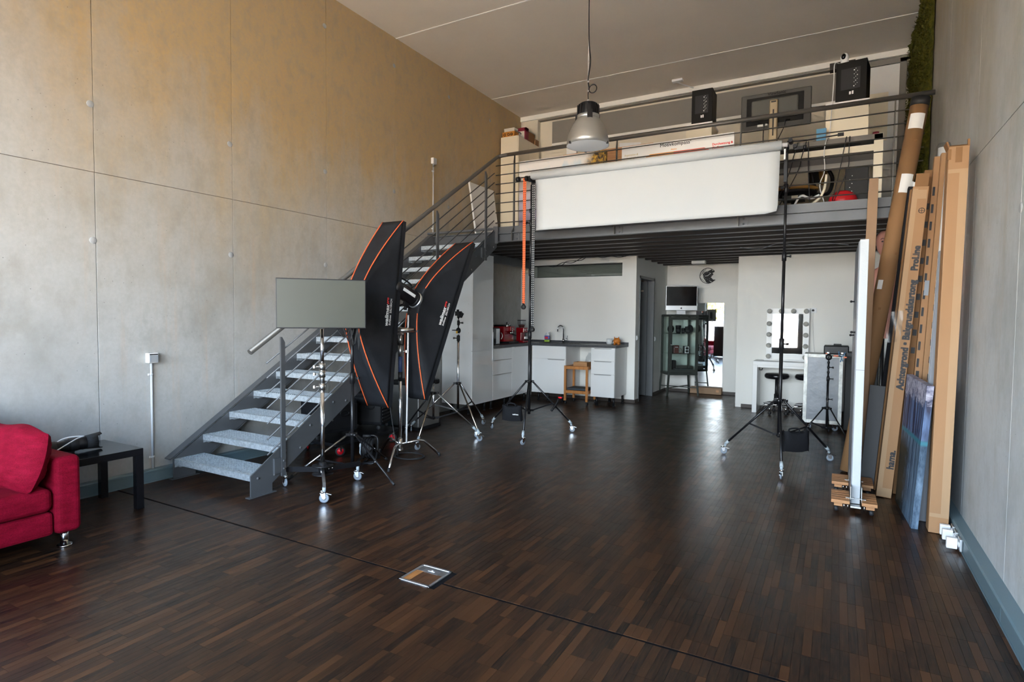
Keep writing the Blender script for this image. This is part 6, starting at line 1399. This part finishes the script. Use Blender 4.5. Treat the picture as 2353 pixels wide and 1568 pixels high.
# office chair behind the desk
oc=thing('office_chair','office chair with tan seat and black armrest behind the desk','chair',(-.50,7.9,ZD)); zc_=ZD
MB().sphere((-.50,7.85,zc_+.44),(.27,.26,.05),20).build('seat','tan_leather',oc); MB().sphere((-.50,7.85,zc_+.405),(.25,.24,.045),18).build('seat_shell','matt_black',oc)
MB().box(-.36,-.20,8.05,8.12,zc_+.55,zc_+1.0).build('backrest','black_plastic',oc,bevel=.03); MB().sphere((-.20,8.0,zc_+.74),(.05,.2,.24),16).build('back_cushion','tan_leather',oc); MB().tube(spline([(-.30,8.0,zc_+.40),(-.14,8.08,zc_+.42),(-.10,8.1,zc_+.60),(-.18,8.08,zc_+.75)],6),.022,8).build('back_bracket','black_plastic',oc)
for s in (-.27,.22): MB().tube([(-.50+s,7.80,zc_+.40),(-.52+s,7.78,zc_+.55),(-.55+s,7.76,zc_+.65)],.026,8).build('arm_post','black_plastic',oc); MB().box(-.68+s,-.40+s,7.72,7.81,zc_+.65,zc_+.685).build('arm_pad','black_plastic',oc,bevel=.012)
MB().box(-.62,-.38,7.75,7.95,zc_+.31,zc_+.37).build('mechanism','monitor_back',oc); MB().box(-.52,-.45,7.742,7.75,zc_+.325,zc_+.36).build('label','cream_laminate',oc); MB().cyl((-.50,7.85,zc_+.06),(-.50,7.85,zc_+.35),.028,n=14).build('gas_column','chrome',oc)
for i in range(5):
    a=2*PI*i/5+.5; c=Vector((math.cos(a),math.sin(a),0)); l=MB().bar(Vector((-.50,7.85,zc_+.09)),Vector((-.50,7.85,zc_+.075))+c*.30,.045,.03).build('base_leg','chrome',oc); MB().lathe([(0,-.02),(.026,-.018),(.029,0),(.026,.018),(0,.02)],Vector((-.50,7.85,zc_+.03))+c*.30,14,Matrix.Rotation(a,3,'Z')@rotm('X',R(90))).build('castor','rubber',l)
cable('white_cable_bundle','bundle of white cables curling on the gallery floor in front of the chair',[(-.42,6.96,ZD+.10),(-.32,6.95,ZD+.09),(-.22,6.95,ZD+.14),(-.16,6.95,ZD+.24),(-.14,6.95,ZD+.4)],'cream_laminate',.014)
cable('white_cable_bundle','second bundle of white cables, bent up higher on the gallery floor',[(-.46,6.98,ZD+.06),(-.38,6.97,ZD+.20),(-.28,6.97,ZD+.17),(-.20,6.97,ZD+.20)],'box_grey',.012)
# ------------------------------------------------------------------ under the stairs
def trolley_case(name,label,c,s,rz):
    t=thing(name,label,'case',c,rz); x,y,z=s; MB().box(-x/2,x/2,-y/2,y/2,.06,z).build('shell','soft_black',t,world=False,bevel=.02); MB().box(-x/2+.01,x/2-.01,-y/2-.006,-y/2,.10,z-.05).build('front_panel','black_plastic',t,world=False)
    for k in range(7): MB().box(x/2-.004,x/2+.008,-y/2+.02,y/2-.02,.10+k*(z-.16)/7,.115+k*(z-.16)/7).build('rib','black_plastic',t,world=False)
    MB().tube([Vector((.05*math.cos(2*PI*i/16)+x*.18,-y/2-.012,z*.65+.028*math.sin(2*PI*i/16))) for i in range(16)],.008,6,closed=True).build('grip','black_plastic',t,world=False)
    for p in ((-x*.1,z*.7),(-x*.1,z*.5)): MB().cyl((p[0],-y/2-.012,p[1]),(p[0],-y/2-.005,p[1]),.010,n=10).build('rivet','chrome',t,world=False)
    for sx in (-1,1):
        for sy in (-1,1): MB().lathe([(0,-.012),(.022,-.012),(.028,0),(.022,.012),(0,.012)],(sx*x*.38,sy*y*.38,.030),14,rotm('X',R(90))).build('wheel','rubber',t,world=False)
    return t
trolley_case('equipment_case','black wheeled equipment case with oval grip under the stairs',(-4.66,4.98,.15),(.42,.30,.42),R(20)); trolley_case('equipment_bag','long black equipment bag under the middle of the stairs',(-4.68,4.40,.15),(.50,.30,.40),R(75))
ctl=thing('equipment_cart','low black cart with red castor wheels under the stairs','cart',(-4.5,4.65,0)); MB().box(-4.92,-4.36,4.18,5.18,.115,.148).build('platform','black_metal',ctl,bevel=.004)
MB().bar((-4.38,4.2,.13),(-4.38,5.16,.13),.03,.03).bar((-4.90,4.2,.13),(-4.90,5.16,.13),.03,.03).build('frame_rail','black_metal',ctl)
for p,a in (((-4.40,4.28),.9),((-4.40,5.08),.6),((-4.88,4.28),2.),((-4.88,5.08),1.2)):
    k=MB().box(p[0]-.03,p[0]+.03,p[1]-.03,p[1]+.03,.108,.115).bar((p[0]-.018,p[1],.05),(p[0]-.018,p[1],.11),.004,.03,(0,1,0)).bar((p[0]+.018,p[1],.05),(p[0]+.018,p[1],.11),.004,.03,(0,1,0)).build('castor','chrome',ctl)
    F=Matrix.Rotation(a,3,'Z')@rotm('X',R(90)); MB().lathe([(.034,-.010),(.048,-.011),(.050,0),(.048,.011),(.034,.010)],(p[0],p[1],.050),20,F).build('tyre','rubber',k); MB().lathe([(0,-.013),(.034,-.011),(.034,.011),(0,.013)],(p[0],p[1],.050),20,F).build('wheel','red_wheel',k)
# low red-wheeled dolly piece nearer the camera
cr=thing('cable_reel','black cable reel with grey socket panel on the floor','cable reel',(-4.0,4.26,0)); ra=R(28); M_=Matrix.Rotation(ra,3,'Z')
def rp(x,y,z): return Vector((-4.0,4.26,0))+M_@Vector((x,y,z))
FX=M_@rotm('Y',R(90))
MB().lathe([(.045,-.035),(.108,-.045),(.112,-.040),(.045,-.028)],rp(0,0,.135),28,FX).lathe([(.045,.060),(.108,.070),(.112,.064),(.045,.052)],rp(0,0,.135),28,FX).build('drum','black_plastic',cr)
for k in range(7): MB().tube([rp(-.025+.013*k,(.092-.008*(k%2))*math.cos(2*PI*i/24),.135+(.092-.008*(k%2))*math.sin(2*PI*i/24)) for i in range(24)],.0075,8,closed=True).build('cable_turn','rubber',cr)
pnl=MB().cyl(rp(-.05,0,.135),rp(-.065,0,.135),.072,n=24).build('socket_panel','plastic_grey',cr)
for (y,z) in ((-.03,.03),(.03,.03),(-.03,-.03),(.03,-.03)): MB().cyl(rp(-.065,y,.135+z),rp(-.072,y,.135+z),.024,n=16).build('outlet','white_plastic',pnl)
MB().tube(spline([rp(-.02,-.10,.012),rp(.08,-.11,.012),rp(.10,-.05,.10),rp(.095,0,.22),rp(.06,0,.26),rp(-.03,0,.255)],6),.009,8).tube([rp(-.03,.11,.010),rp(.09,.11,.010),rp(.098,.05,.12)],.009,8).tube([rp(-.02,-.10,.010),rp(-.03,.11,.010)],.009,8).build('carry_frame','black_metal',cr); MB().cyl(rp(-.05,0,.255),rp(.03,0,.256),.013,n=10).build('grip','rubber',cr)
bn=thing('steel_bin','brushed steel waste bin with black lid behind the cases under the stairs','bin',(-4.75,5.95,0)); MB().box(-4.96,-4.53,5.72,6.16,.035,.56).build('body','brushed_steel',bn,bevel=.012); MB().box(-4.965,-4.525,5.715,6.165,.0,.035).build('plinth','black_plastic',bn); MB().box(-4.965,-4.525,5.715,6.165,.56,.62).build('lid','black_plastic',bn,bevel=.02)
tag(MB().tube(spline([(-3.78+.16*math.cos(a*.9)*(1+.12*math.sin(a*.37)),4.62+.13*math.sin(a*.9),.008+.004*(a%1.3)) for a in [i*.45 for i in range(40)]],3),.006,6).build('floor_cable','rubber'),'coil of black cable on the floor below the chrome stand','cable')
cable('flash_cable','black power cable hanging from the flash head behind the left softbox',[(-3.83,4.42,1.50),(-3.92,4.40,1.2),(-3.90,4.42,.8),(-3.86,4.45,.4),(-3.84,4.52,.02)],'rubber',.005)
# ------------------------------------------------------------------ outside the windows, as the mirrors show it
g=MB().box(-60,60,-70,YF-.2,-.25,-.05).build('ground_outside','ground_paving'); g['kind']='structure'
def tree(label,c,h,r,m,n):
    t=thing('tree',label,'tree',(c[0],c[1],-.05)); b=MB(); b.cyl((c[0],c[1],-.05),(c[0],c[1],h*.6),.10,.04,8)
    for i in range(9):
        a=random.uniform(0,6.28); z=h*random.uniform(.25,.6); b.cyl((c[0],c[1],z),(c[0]+math.cos(a)*r*.6,c[1]+math.sin(a)*r*.6,z+h*.25),.03,.008,6)
    b.build('trunk','bark',t); l=MB()
    for i in range(n):
        d=Vector((random.gauss(0,1),random.gauss(0,1),random.gauss(0,1))).normalized()*random.random()**.4; q=Vector((c[0]+d.x*r,c[1]+d.y*r,h*.62+d.z*h*.42)); u=Vector((random.gauss(0,1),random.gauss(0,1),random.gauss(0,1))).normalized()*.09; w_=u.orthogonal().normalized()*.05
        l.mat(random.choice((0,0,1))).add([q-u,q+w_,q+u,q-w_],[(0,1,2,3)])
    l.build('foliage',['leaf','leaf_yellow'],t)['kind']='stuff'
tree('yellow-green bushy tree outside, seen in the tall mirror',(-7.6,-16.0),3.4,1.7,'leaf',2600); tree('second yellow-green tree outside the window front, further left',(-12.0,-20.0),4.5,2.2,'leaf',1500)
cr_=thing('parked_car','pale blue car parked outside, seen in the tall mirror','car',(-5.4,-7.2,-.05)); cx_,cy_=-5.4,-7.2
prof=[(-2.0,.30),(-2.02,.62),(-1.85,.78),(-1.15,.90),(-.55,1.38),(.75,1.42),(1.45,.98),(1.95,.90),(2.02,.60),(1.98,.30)]
MB().prism(prof,lambda u,v,w_:(cx_+w_,cy_+u,v-.05),-.85,.85).build('body','car_paint',cr_,bevel=.08,seg=3); MB().prism([(-1.0,.93),(-.5,1.33),(.70,1.36),(1.25,.98)],lambda u,v,w_:(cx_+w_,cy_+u,v-.05),-.865,.865).build('side_windows','car_glass',cr_)
for y in (-1.25,1.25):
    for s in (-1,1): k=MB().lathe([(.18,-.10),(.30,-.10),(.32,-.05),(.32,.05),(.30,.10),(.18,.10)],(cx_+s*.80,cy_+y,.27),24,rotm('Y',R(90))).build('tyre','rubber',cr_); MB().lathe([(0,-.09),(.18,-.08),(.18,.08),(0,.09)],(cx_+s*.80,cy_+y,.27),18,rotm('Y',R(90))).build('hubcap','aluminium',k)
vf=thing('light_flag','black flag panel behind the camera, seen in the tall mirror','panel',(-3.75,.55,0)); MB().box(-3.98,-3.52,.53,.55,.03,1.15).build('sheet','matt_black',vf); MB().box(-3.98,-3.94,.40,.68,0,.03).box(-3.56,-3.52,.40,.68,0,.03).build('foot','black_metal',vf)
